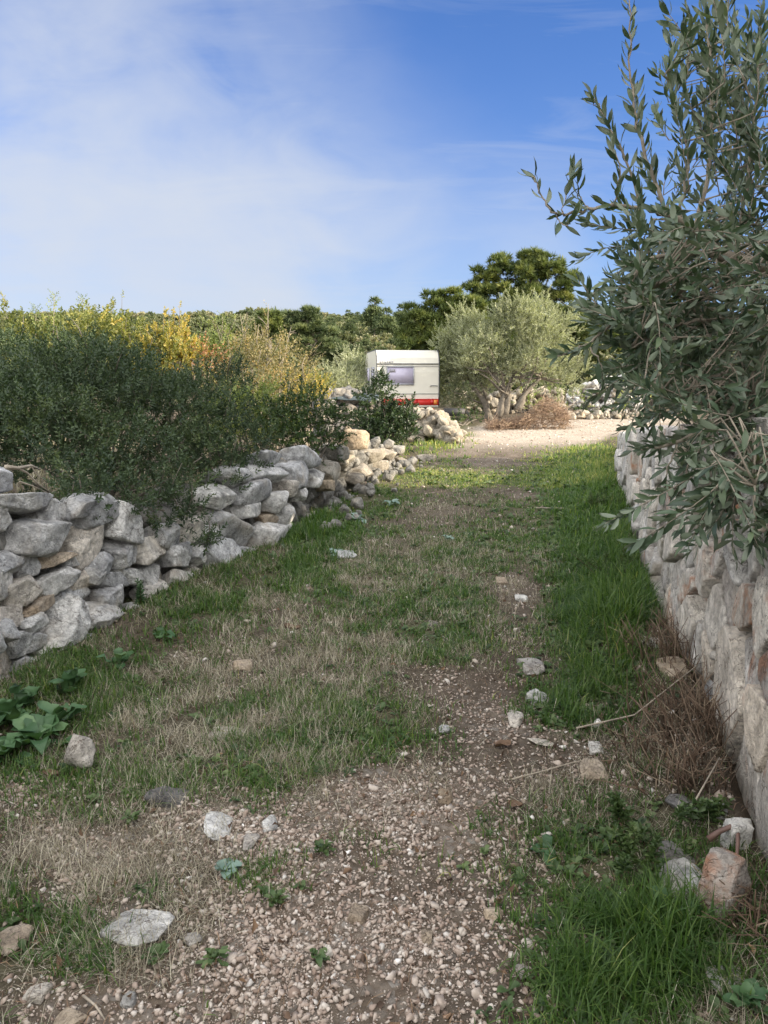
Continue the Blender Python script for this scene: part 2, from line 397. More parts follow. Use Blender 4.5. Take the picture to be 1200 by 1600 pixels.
MT['rock_warm'] = m_rock('pale_limestone', (.40, .365, .325), (.74, .69, .63), stain=.12, lichen=.3)
MT['wall_pale'] = m_rock('pale_split_limestone', (.46, .425, .385), (.86, .815, .755), stain=.45, vert=True, lichen=.45)
MT['wall_grey'] = m_rock('grey_split_limestone', (.40, .39, .375), (.82, .80, .775), vert=True, lichen=.6)
MT['wall_rust'] = m_rock('rusty_split_limestone', (.30, .26, .23), (.62, .57, .52), stain=.9, vert=True, lichen=.3)
MT['rock_cream'] = m_rock('cream_limestone', (.24, .215, .18), (.50, .455, .385), lichen=.35)
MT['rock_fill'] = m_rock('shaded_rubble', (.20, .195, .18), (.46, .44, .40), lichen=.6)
MT['rock_rust'] = m_rock('rust_stained_limestone', (.38, .34, .30), (.60, .55, .50), stain=1.0, lichen=.25)
MT['rock_tan'] = m_rock('tan_limestone', (.33, .26, .19), (.56, .47, .37), warm=(.50, .38, .25), lichen=.3)
MT['rock_white'] = m_rock('white_limestone', (.52, .51, .49), (.78, .77, .75), lichen=.15, warm=(.6, .56, .5))
MT['rock_dark'] = m_rock('dark_limestone', (.13, .125, .12), (.30, .29, .28), lichen=.6)
MT['soil_fill'] = m_plain('wall_core_earth', (.05, .042, .034), .95, bump=.6, bscale=30, var=.4)
MT['bark'] = m_plain('bark', (.16, .14, .115), .9, bump=.8, bscale=45, var=.4)
MT['twig'] = m_plain('grey_twig', (.25, .215, .17), .85, bump=.4, bscale=60, var=.25)
MT['dead_twig'] = m_plain('dead_twig', (.33, .285, .23), .9, bump=.4, bscale=60, var=.3)
MT['brown_stalk'] = m_leaf('brown_stalk', [(0, (.045, .028, .018)), (.5, (.125, .082, .055)), (1, (.36, .29, .21))], trans=0, rough=.85)
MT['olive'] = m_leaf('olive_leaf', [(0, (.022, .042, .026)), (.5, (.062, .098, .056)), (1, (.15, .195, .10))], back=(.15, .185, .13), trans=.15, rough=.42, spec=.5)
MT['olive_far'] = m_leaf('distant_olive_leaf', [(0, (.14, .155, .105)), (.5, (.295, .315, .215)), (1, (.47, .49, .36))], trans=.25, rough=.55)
MT['lentisk'] = m_leaf('lentisk_leaf', [(0, (.030, .052, .030)), (.5, (.066, .100, .050)), (1, (.135, .175, .075))], trans=.2, rough=.5)
MT['bay'] = m_leaf('bay_leaf', [(0, (.016, .032, .014)), (.5, (.034, .062, .024)), (1, (.08, .12, .04))], trans=.15, rough=.38, spec=.5)
MT['roundbush'] = m_leaf('bramble_leaf', [(0, (.018, .038, .012)), (.5, (.045, .080, .024)), (1, (.15, .19, .05))], trans=.25, rough=.5)
MT['yellow'] = m_leaf('yellow_leaf', [(0, (.09, .11, .04)), (.35, (.20, .215, .08)), (.65, (.31, .29, .09)), (1, (.46, .34, .09))], trans=.35, rough=.55)
MT['golden'] = m_leaf('golden_leaf', [(0, (.14, .13, .065)), (.4, (.24, .215, .115)), (.75, (.34, .27, .13)), (1, (.44, .29, .11))], trans=.3)
MT['red'] = m_leaf('russet_leaf', [(0, (.20, .09, .05)), (.5, (.34, .17, .10)), (1, (.44, .26, .14))], trans=.3)
MT['palegreen'] = m_leaf('pale_green_leaf', [(0, (.10, .14, .05)), (.5, (.22, .27, .10)), (1, (.38, .38, .14))], trans=.3)
MT['pine'] = m_leaf('pine_needles', [(0, (.030, .055, .020)), (.5, (.105, .140, .036)), (1, (.24, .25, .06))], trans=.12, rough=.6)
MT['hillpine'] = m_leaf('hill_pine_needles', [(0, (.035, .06, .030)), (.5, (.105, .14, .058)), (1, (.22, .245, .10))], trans=.12, rough=.6)
MT['scrub'] = m_leaf('scrub_leaf', [(0, (.06, .085, .045)), (.5, (.145, .165, .085)), (1, (.29, .27, .18))], trans=.2)
MT['grass'] = m_leaf('green_grass', [(0, (.028, .066, .014)), (.45, (.068, .132, .032)), (.8, (.16, .235, .065)), (1, (.40, .38, .15))], trans=.42, rough=.45)
MT['drygrass'] = m_leaf('dry_grass', [(0, (.095, .078, .055)), (.5, (.275, .245, .185)), (1, (.58, .535, .44))], trans=.2, rough=.7)
MT['herb'] = m_leaf('ground_herb_leaf', [(0, (.028, .055, .020)), (.5, (.07, .115, .040)), (1, (.15, .20, .08))], trans=.25, rough=.5)
MT['dock'] = m_leaf('broad_weed_leaf', [(0, (.026, .066, .026)), (.5, (.065, .135, .058)), (1, (.15, .24, .11))], trans=.2, rough=.5)
MT['glaucous'] = m_leaf('glaucous_leaf', [(0, (.10, .16, .13)), (.5, (.17, .25, .21)), (1, (.28, .36, .31))], trans=.1, rough=.6)
MT['deadleaf'] = m_leaf('dead_leaf', [(0, (.06, .04, .03)), (.5, (.16, .10, .065)), (1, (.34, .22, .13))], trans=.05, rough=.8)
MT['brush'] = m_leaf('dry_brush_twig', [(0, (.13, .085, .062)), (.5, (.29, .20, .145)), (1, (.46, .35, .25))], trans=.1, rough=.8)
def m_gravel():
    m, nt, N, L, b = newmat('gravel_stone')
    a = N.new('ShaderNodeAttribute'); a.attribute_name = 'var'
    r = ramp(N, [(0, (.12, .085, .066)), (.2, (.28, .215, .178)), (.5, (.43, .36, .312)), (.75, (.54, .485, .435)), (.93, (.55, .535, .515)), (1, (.80, .78, .76))])
    L.new(a.outputs['Fac'], r.inputs[0]); g = N.new('ShaderNodeNewGeometry')
    t = noise_node(N, L, 60, 4, g.outputs['Position']); rr = ramp(N, [(.3, (.75, .73, .7)), (.7, (1.1, 1.1, 1.1))]); L.new(t.outputs[0], rr.inputs[0])
    L.new(mixc(N, L, 1.0, r.outputs[0], rr.outputs[0], 'MULTIPLY'), b.inputs['Base Color']); b.inputs['Roughness'].default_value = .9
    b.inputs['Specular IOR Level'].default_value = .2
    return m
MT['gravel'] = m_gravel()
def m_ground(name, far=False):
    m, nt, N, L, b = newmat(name); g = N.new('ShaderNodeNewGeometry'); pos = g.outputs['Position']
    def attr(n):
        a = N.new('ShaderNodeAttribute'); a.attribute_name = n; return a.outputs['Fac']
    n1 = noise_node(N, L, 9, 8, pos, .7, .5)
    soil = ramp(N, [(.28, (.034, .024, .019)), (.5, (.095, .072, .056)), (.72, (.21, .17, .138))]); L.new(n1.outputs[0], soil.inputs[0])
    n2 = noise_node(N, L, 30, 8, pos, .75, .3)
    lit = ramp(N, [(.30, (.034, .028, .019)), (.5, (.085, .072, .050)), (.72, (.21, .18, .135))]); L.new(n2.outputs[0], lit.inputs[0])
    col = mixc(N, L, attr('litter'), soil.outputs[0], lit.outputs[0])
    n3 = noise_node(N, L, 45, 6, pos, .7)
    moss = ramp(N, [(.3, (.03, .048, .014)), (.55, (.075, .108, .03)), (.75, (.15, .165, .06))]); L.new(n3.outputs[0], moss.inputs[0])
    col = mixc(N, L, attr('moss'), col, moss.outputs[0])
    # crushed stone, both as colour cells and as relief
    vo = N.new('ShaderNodeTexVoronoi'); vo.inputs['Scale'].default_value = 38; L.new(pos, vo.inputs['Vector'])
    wn = N.new('ShaderNodeTexWhiteNoise'); L.new(vo.outputs['Color'], wn.inputs['Vector'])
    gr = ramp(N, [(0, (.20, .14, .10)), (.4, (.40, .33, .265)), (.8, (.52, .46, .40)), (1, (.66, .63, .59))]); L.new(wn.outputs['Value'], gr.inputs[0])
    vd = ramp(N, [(.0, (1, 1, 1)), (.55, (.8, .8, .8)), (.9, (.35, .3, .27))]); vm = N.new('ShaderNodeMath'); vm.operation = 'MULTIPLY'; vm.inputs[1].default_value = 1.25
    L.new(vo.outputs['Distance'], vm.inputs[0]); L.new(vm.outputs[0], vd.inputs[0])
    col = mixc(N, L, attr('gravel'), col, mixc(N, L, .6, gr.outputs[0], vd.outputs[0], 'MULTIPLY'))
    n6 = noise_node(N, L, 1.3, 6, pos, .6); rd = ramp(N, [(.3, (.27, .23, .185)), (.7, (.43, .38, .32))]); L.new(n6.outputs[0], rd.inputs[0])
    col = mixc(N, L, attr('road'), col, mixc(N, L, .35, rd.outputs[0], gr.outputs[0]))
    L.new(col, b.inputs['Base Color']); b.inputs['Roughness'].default_value = .95; b.inputs['Specular IOR Level'].default_value = .15
    mu = N.new('ShaderNodeMath'); mu.operation = 'MULTIPLY_ADD'; L.new(vo.outputs['Distance'], mu.inputs[0]); mu.inputs[1].default_value = -.6; L.new(n2.outputs[0], mu.inputs[2])
    bp = N.new('ShaderNodeBump'); bp.inputs['Strength'].default_value = .9; bp.inputs['Distance'].default_value = .02
    L.new(mu.outputs[0], bp.inputs['Height']); L.new(bp.outputs[0], b.inputs['Normal'])
    return m
MT['ground'] = m_ground('earth_and_grass')

# ------------------------------------------------------------------ cover maps (what grows where on the lane)
def ell(px, py, spec, base):
    r = np.full(px.shape, base, float)
    for cx, cy, rx, ry, w in spec:
        d = ((px - cx) / rx) ** 2 + ((py - cy) / ry) ** 2
        r = r + (w) * np.exp(-d * 1.2)
    return r
GREEN = [(930, 880, 85, 150, 1.1), (905, 745, 70, 60, 1.0), (950, 1000, 65, 80, 1.0), (1010, 1500, 190, 120, 1.2), (920, 1330, 130, 60, .55), (880, 1115, 60, 45, .6),
         (700, 1015, 70, 40, .5), (300, 950, 120, 60, .3), (490, 850, 80, 60, .8), (560, 1130, 110, 40, .5), (770, 840, 90, 60, .45), (690, 910, 100, 60, .3), (700, 745, 100, 25, .4),
         (690, 690, 75, 22, 1.6), (740, 752, 110, 12, .8), (150, 1060, 120, 60, .35), (430, 1370, 70, 50, .6), (100, 1470, 90, 50, .45), (230, 1380, 80, 40, .35), (150, 1250, 80, 40, .35), (380, 1240, 70, 40, .4), (480, 1180, 90, 40, .4), (300, 1560, 90, 40, .3), (740, 1300, 60, 40, .4), (290, 880, 90, 40, .5), (600, 780, 60, 40, .5), (40, 1210, 60, 60, .4), (240,1210,60,40,.4), (560, 960, 120,50,.3),
         (610, 1450, 170, 140, -.5), (180, 1330, 110, 40, -.3), (590, 1230, 120, 50, -.25), (812, 930, 35, 40, -.5), (1090, 1160, 70, 80, -.6)]
DRY = [(400, 1050, 190, 100, .9), (300, 1130, 150, 60, .7), (90, 1350, 170, 100, .55), (560, 890, 90, 50, .8), (470, 1180, 90, 40, .6), (1000, 1180, 110, 50, .7), (230, 1440, 140, 90, .3),
       (620, 1010, 130, 50, .6), (850, 1220, 80, 40, .6), (330, 930, 120, 40, .6), (650, 830, 60, 40, .5), (540, 740, 80, 30, .5), (800, 880, 60, 40, .6), (700, 800, 90, 50, .5), (640, 870, 90, 50, .5), (760, 960, 80, 50, .4), (200, 1200, 120, 60, .5), (640, 1450, 150, 130, -.5), (1010, 1500, 150, 110, -.3)]
BARE = [(600, 1480, 190, 150, 1.15), (580, 1230, 130, 60, .8), (330, 1270, 150, 55, .8), (170, 1335, 130, 45, .8), (450, 1330, 120, 80, .6), (100, 1570, 160, 70, .9), (120, 1420, 130, 60, .45), (60, 1290, 90, 40, .35), (812, 930, 40, 40, .5), (690, 1070, 45, 50, .3),
        (800, 1130, 90, 50, .5), (700, 1290, 110, 60, .8), (330, 1560, 140, 60, .6), (900, 1190, 90, 30, .4), (420, 1440, 120, 70, .4), (30, 1230, 50, 30, .6), (820, 1010, 60, 50, .2), (730, 720, 110, 24, .75), (680, 790, 60, 40, .4), (820, 780, 40, 40, .35), (790, 870, 50, 40, .3)]
def cover(x, y):
    z = np.zeros_like(x); px, py, f = project(np.stack([x, y, z], -1)); ok = f > .3
    px = np.where(ok, px, 600); py = np.where(ok, py, 1900)
    n1 = fbm2(x, y, 1.9, 4, 31); n2 = fbm2(x, y, 1.6, 4, 57); n3 = fbm2(x, y, 2.3, 4, 77)
    lane = ((x > xL(y)) & (x < xR(y))) | (y > 14)
    g = ell(px, py, GREEN, .26) + .55 * n1; d = ell(px, py, DRY, .28) + .5 * n2; b = ell(px, py, BARE, .10) + .55 * n3
    far = sstep(13.5, 17, y)
    g = g * (1 - .5 * far); b = np.clip(b, 0, 1.4)
    return np.clip(g - .45 * b, 0, 1.3), np.clip(d - .35 * b, 0, 1.2), b
def road_mask(x, y):
    """pale stone road crossing behind the lane"""
    c = np.interp(y, [12, 14, 16, 18, 20, 23, 26, 30], [1.9, 2.3, 2.9, 3.6, 4.6, 6.2, 8.0, 10.5])
    wd = np.interp(y, [12, 14, 16, 19, 22, 26], [.5, .8, 1.3, 2.2, 3.0, 2.6])
    e = np.abs(x - c) / wd + .28 * fbm2(x, y, 1.2, 3, 91)
    m_ = 1 - sstep(.75, 1.15, e)
    up = sstep(14.6, 18, y) * (1 - sstep(24.0, 26.5, y - .12 * (x - 5)))
    return m_ * up
def build_ground():
    def axis(lo, hi, st, far, k=1.16):
        a = list(np.arange(lo, hi + 1e-6, st)); s = st; v = hi
        while v < far: s *= k; v += s; a.append(v)
        s = st; v = lo; pre = []
        while v > -far * .8: s *= k; v -= s; pre.append(v)
        return np.array(pre[::-1] + a)
    xs = axis(-3.5, 7.5, .055, 380); ys = axis(0.4, 19, .06, 420)
    X, Y = np.meshgrid(xs, ys); Z = hgt(X, Y)
    nx, ny = len(xs), len(ys)
    V = np.stack([X, Y, Z], -1).reshape(-1, 3)
    i = np.arange(nx * ny).reshape(ny, nx)
    Q = np.stack([i[:-1, :-1], i[:-1, 1:], i[1:, 1:], i[1:, :-1]], -1).reshape(-1, 4)
    x, y = V[:, 0], V[:, 1]; g, d, b = cover(x, y); rm = road_mask(x, y)
    litter = np.clip(.35 + .5 * d, 0, 1); moss = np.clip(g * .75 - .12, 0, .85); gv = np.clip(b * .55 - .2, 0, .45)
    farm = sstep(24, 40, y); litter = np.maximum(litter, farm * .8); moss = np.clip(moss + farm * .2, 0, 1) * (1 - rm); gv = gv * (1 - farm)
    at_ = {'litter': litter, 'moss': moss, 'gravel': gv, 'road': rm}
    cx, cy = V[Q[:, 0], 0], V[Q[:, 0], 1]
    lane = (cx > xL(cy) - .1) & (cx < xR(cy) + .1) & (cy > -1) & (cy < 14.0)
    road = (~lane) & (rm[Q[:, 0]] > .35)
    def sub(name, sel):
        q = Q[sel]; u, inv = np.unique(q.ravel(), return_inverse=True)
        o = mk(name, V[u], inv.reshape(-1, 4).astype(np.int32), MT['ground'], smooth=True, attrs={k: v[u] for k, v in at_.items()})
        return tag(o, kind='structure')
    sub('ground', ~(lane | road)); sub('path', lane); sub('road', road)
build_ground()

# ------------------------------------------------------------------ stones
def ico(k):
    bm = bmesh.new(); bmesh.ops.create_icosphere(bm, subdivisions=k, radius=1)
    V = np.array([v.co[:] for v in bm.verts]); T = np.array([[v.index for v in f.verts] for f in bm.faces], np.int32); bm.free(); return V, T
ICO = {k: ico(k) for k in (1, 2, 3, 4, 5)}
def rock_shape(rng, planes=None, p=16, sub=4, disp=.05, ell_=(1, 1, 1), strata=1.0, nplanes=13):
    """star-shaped faceted stone; planes = (normals, distances) in the unit of the result"""
    V0, T = ICO[sub]; e = np.array(ell_, float)
    d = V0 * e; d = d / np.linalg.norm(d, axis=1)[:, None]
    if planes is None:
        # a split block: six tilted faces, then corners and edges knocked off
        tilt = rng.uniform(.10, .34)
        n6 = np.vstack([np.eye(3), -np.eye(3)]) + rng.normal(0, tilt, (6, 3)); d6 = rng.uniform(.72, 1.0, 6)
        k = nplanes; i = np.arange(k) + .5; ph = np.arccos(1 - 2 * i / k); th = math.pi * (1 + 5 ** .5) * i + rng.random() * 6.28
        nc = np.stack([np.cos(th) * np.sin(ph), np.sin(th) * np.sin(ph), np.cos(ph)], -1) + rng.normal(0, .3, (k, 3)); dc = rng.uniform(.88, 1.22, k)
        n = np.vstack([n6, nc]); n /= np.linalg.norm(n, axis=1)[:, None]; dist = np.concatenate([d6, dc])
        n = n / e; ln = np.linalg.norm(n, axis=1); n = n / ln[:, None]; dist = dist / ln
    else: n, dist = planes
    q = np.maximum(d @ n.T, 0) / dist
    mx = q.max(axis=1, keepdims=True)
    r = 1 / (mx[:, 0] * (np.sum((q / mx) ** p, axis=1)) ** (1 / p))
    if planes is None: rn = r / (1 / np.sqrt(((d / e) ** 2).sum(1))); lim = np.median(rn) * 1.42; r = r * np.where(rn > lim, (lim + .15 * (rn - lim)) / rn, 1)
    V = d * r[:, None]; s = float(np.mean(r)); o = rng.random(3) * 50
    st = np.array([1, 1, strata]) if not hasattr(strata, '__len__') else np.array(strata)
    nn = fbm(V / s * 1.3 * st + o, 4, 5, .55); n2 = fbm(V / s * 5.0 * st + o, 4, 8, .65); chip = np.maximum(0, fbm(V / s * 3.1 * st + o + 4, 3, 13, .6) - .12)
    ridged = 1 - np.abs(fbm(V / s * 2.2 * st + o + 9, 3, 11))
    V = V + d * (s * disp * (nn + .6 * n2 + .7 * (ridged - .75) - 1.3 * chip))[:, None]
    return V, T
def place(V, c, ax):
    """ax: 3 world axes as rows"""
    return np.asarray(c) + V @ np.asarray(ax)

# ---- left dry-stone wall: stones traced one by one
def wall_hit(px, py, line, off=0.0):
    """where the pixel's ray meets the vertical wall face standing on the ground line"""
    d = ray(px, py); best = None
    for (y0, x0), (y1, x1) in zip(line[:-1], line[1:]):
        t_ = np.array([x1 - x0, y1 - y0]); n = np.array([-t_[1], t_[0]]); n = n / np.linalg.norm(n)
        den = d[0] * n[0] + d[1] * n[1]
        if abs(den) < 1e-6: continue
        t = ((x0 - CAM[0]) * n[0] + (y0 - CAM[1]) * n[1] - off) / den
        if t <= 0: continue
        p = CAM + d * t; s = ((p[0] - x0) * t_[0] + (p[1] - y0) * t_[1]) / (t_ @ t_)
        if -.001 <= s <= 1.001 and (best is None or t < best[0]): best = (t, p, unit([t_[0], t_[1], 0]))
    return best
LSTONE = [(22, 752, 52, 46, 5), (50, 787, 98, 36, 4), (16, 808, 56, 52, 0), (110, 803, 42, 48, 20), (80, 838, 92, 66, 12), (5, 850, 36, 30, 0), (22, 882, 60, 44, 4), (60, 886, 32, 36, 0),
          (100, 879, 82, 26, 6), (152, 848, 62, 62, -35), (204, 818, 46, 62, 15), (200, 864, 56, 48, 0), (128, 878, 24, 30, 0), (8, 914, 44, 60, 5), (42, 926, 62, 52, -8), (98, 910, 58, 38, -4),
          (140, 907, 42, 28, 8), (162, 888, 32, 26, -35), (154, 899, 20, 22, 0), (182, 909, 42, 30, 12), (206, 898, 52, 38, 20), (124, 932, 56, 32, 0), (175, 936, 48, 38, 3), (64, 950, 66, 28, -6),
          (18, 970, 44, 46, 0), (150, 962, 56, 44, 0), (46, 974, 40, 28, -5), (90, 987, 78, 44, -28), (2, 990, 26, 42, 0), (33, 1006, 56, 44, 4), (140, 988, 36, 28, 0), (4, 1032, 38, 52, 0),
          (32, 1038, 32, 24, 0), (54, 1040, 40, 30, 0), (86, 1024, 54, 26, -16), (12, 1078, 54, 50, 0), (58, 1062, 38, 26, 0), (236, 862, 42, 46, 10), (276, 868, 42, 50, 0), (238, 900, 38, 34, 0),
          (278, 908, 54, 40, 8), (238, 928, 42, 40, 0), (342, 868, 54, 52, 0), (366, 822, 78, 62, 25), (414, 844, 48, 54, 8), (376, 874, 32, 40, 0), (330, 838, 34, 42, 0), (402, 768, 54, 42, 0),
          (424, 742, 62, 34, 4), (434, 718, 46, 28, 0), (430, 783, 34, 36, 0), (447, 804, 30, 40, 0), (424, 812, 26, 24, 0), (442, 828, 26, 22, 0), (398, 795, 40, 28, 0), (453, 764, 26, 32, 0),
          (467, 742, 42, 46, 0), (487, 717, 48, 32, 10), (498, 748, 36, 28, 0), (350, 778, 50, 36, 0), (380, 745, 46, 34, 5), (310, 868, 34, 34, 0), (306, 828, 36, 40, 0), (170, 795, 60, 46, 0),
          (140, 790, 40, 36, 0), (260, 838, 36, 40, 0), (520, 735, 44, 36, 0), (546, 722, 50, 34, 10), (572, 738, 36, 26, 0), (535, 706, 40, 24, 0), (577, 690, 26, 18, 0), (590, 712, 36, 22, 0), (610, 708, 36, 20, 5),
          (628, 704, 26, 16, 0), (600, 728, 30, 20, 0), (560, 748, 30, 18, 0), (630, 722, 26, 16, 0), (475, 772, 26, 22, 0), (512, 758, 26, 20, 0), (110, 1000, 30, 22, 0), (200, 955, 34, 28, 0), (222, 958, 30, 26, 0), (260, 935, 30, 26, 0), (300, 900, 30, 26, 0),
          (-30, 800, 60, 60, 0), (-30, 870, 60, 60, 0), (-30, 940, 60, 60, 0), (-35, 1010, 60, 60, 0), (-30, 1080, 60, 60, 0)]
LWALL_LINE = [(0.5, -2.42), (3.3, -1.92), (4.3, -1.70), (5.1, -1.52), (6.8, -0.98), (9.0, -0.56), (12.0, 0.05), (13.4, 0.4)]
def left_wall():
    rng = np.random.default_rng(11)
    base = np.array([-1.6, 5.0, H(-1.3, 5.0)])
    root = thing('dry_stone_wall', base, 'long tumbledown wall of loose grey boulders along the left of the lane', 'stone wall')
    for i, (px, py, w, h, ang) in enumerate(LSTONE):
        hit = wall_hit(px, py, LWALL_LINE)
        if hit is None: continue
        t, p, tg = hit
        sx = w * t / F * .54; sz = h * t / F * .52
        nrm = np.array([tg[1], -tg[0], 0.])
        cosv = max(.55, abs(unit(ray(px, py)[:2]) @ nrm[:2])); sx = sx / cosv * .92
        sy = max(.07, (.62 + .3 * rng.random()) * (sx + sz) * .6)
        zrel = p[2]; lean = -.16 * zrel
        a = -rad(ang) + rng.normal(0, .05)
        ax = np.array([tg * math.cos(a) + np.array([0, 0, 1.]) * math.sin(a), -nrm, -tg * math.sin(a) + np.array([0, 0, 1.]) * math.cos(a)])
        tl = rng.normal(0, .16); ax[1] = unit(ax[1] + ax[2] * tl); ax[2] = unit(np.cross(ax[0], ax[1]))
        V, T = rock_shape(rng, p=70, sub=5 if t < 6 else 4, disp=.075, ell_=(sx, sy, sz), strata=1.0, nplanes=14)
        ext = np.abs(V).max(axis=0); V = V * (np.array([sx, sy, sz]) * 1.04 / ext)
        c = p + nrm * (lean - sy * .55 + rng.uniform(.0, .10))
        mt = MT['rock'] if rng.random() < .8 else MT['rock_warm']
        if (px, py) in ((64, 950), (424, 812), (100, 879)): mt = MT['rock_tan']
        if px > 500: mt = MT['rock_cream'] if rng.random() < .6 else MT['rock_fill']
        o = mk('stone', place(V, c, ax), T, mt, root, smooth=True)
        if (px, py) == (64, 950): o['label'] = 'tan layered slab'
    # small rubble wedged behind and between
    acc = Acc(); protos = []
    for k in range(10):
        V, T = rock_shape(rng, p=40, sub=3, disp=.06, nplanes=10); protos.append((V, T, np.zeros(len(V))))
    P = []; S = []
    ys = np.linspace(.6, 13.2, 210)
    top = np.interp(ys, [0, 3.3, 4.0, 4.6, 5.4, 6.2, 6.9, 8.5, 11, 13.2], [1.0, .95, .78, .62, .42, .55, .66, .6, .5, .15])
    for y, tp in zip(ys, top):
        x0 = np.interp(y, [a for a, b in LWALL_LINE], [b for a, b in LWALL_LINE])
        for r in range(9):
            z = rng.uniform(-.05, tp * .92)
            P.append((x0 - .17 - rng.random() * .30 - .10 * z, y + rng.normal(0, .04), H(x0 + .2, y) + z)); S.append(rng.uniform(.06, .125))
    for y in rng.uniform(6.8, 13.2, 110):
        x0 = np.interp(y, [a for a, b in LWALL_LINE], [b for a, b in LWALL_LINE]); o = rng.normal(.05, .22)
        P.append((x0 + o, y, H(max(x0 + .12, x0 + o), y) + (rng.uniform(0, .06) if o > -.05 else rng.uniform(.3, .5)))); S.append(rng.uniform(.02, .075))
    n = len(P); D = rng.normal(0, 1, (n, 3))
    scatter(acc, protos, P, D, S, .5, rng)
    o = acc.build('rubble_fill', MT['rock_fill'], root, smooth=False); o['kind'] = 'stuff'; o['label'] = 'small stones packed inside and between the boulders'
left_wall()

# ---- right retaining wall: cells of a power diagram grown from traced stones
RSTONE = [(1178, 950, 46, 95), (1150, 945, 34, 62), (1122, 920, 26, 52), (1154, 896, 30, 34), (1108, 968, 36, 64), (1072, 976, 32, 56), (1087, 934, 12, 24), (1052, 912, 28, 58), (1068, 918, 18, 46),
          (1034, 886, 24, 60), (1092, 890, 24, 56), (1066, 858, 20, 46), (1082, 862, 14, 60), (1052, 856, 14, 40), (1032, 826, 24, 26), (1018, 850, 12, 24), (1015, 876, 13, 24), (1070, 826, 16, 22),
          (1108, 820, 32, 60), (1144, 840, 44, 70), (1130, 872, 34, 24), (1108, 860, 28, 22), (1060, 800, 28, 30), (1038, 790, 15, 34), (1022, 800, 18, 28), (1018, 766, 22, 36), (1048, 772, 26, 30), (1080, 800, 18, 26),
          (1106, 770, 30, 48), (1180, 875, 44, 50), (1184, 812, 44, 50), (1188, 750, 40, 48), (1156, 780, 28, 40), (1003, 820, 13, 30), (1150, 1038, 44, 80), (1182, 1030, 30, 52), (1134, 1080, 52, 118), (1150, 1205, 56, 110),
          (1172, 1140, 44, 70), (1187, 1290, 50, 200), (1095, 1035, 26, 42), (1112, 1012, 18, 26), (1080, 1010, 22, 26), (1215, 1180, 60, 90), (1230, 1050, 60, 80), (1225, 960, 50, 70), (1230, 870, 50, 70), (1240, 1400, 60, 160),
          (986, 775, 18, 36), (996, 740, 18, 30), (1023, 735, 20, 30), (972, 745, 14, 28), (1000, 775, 12, 30)]
RWALL_LINE = [(y, x + .0) for y, x in RW]
RUST = {(1150, 945): 'rust', (1122, 920): 'rust', (1108, 820): 'tan', (1182, 1030): 'rust', (1108, 968): 'warm', (1178, 950): 'warm', (1150, 1038): 'warm'}
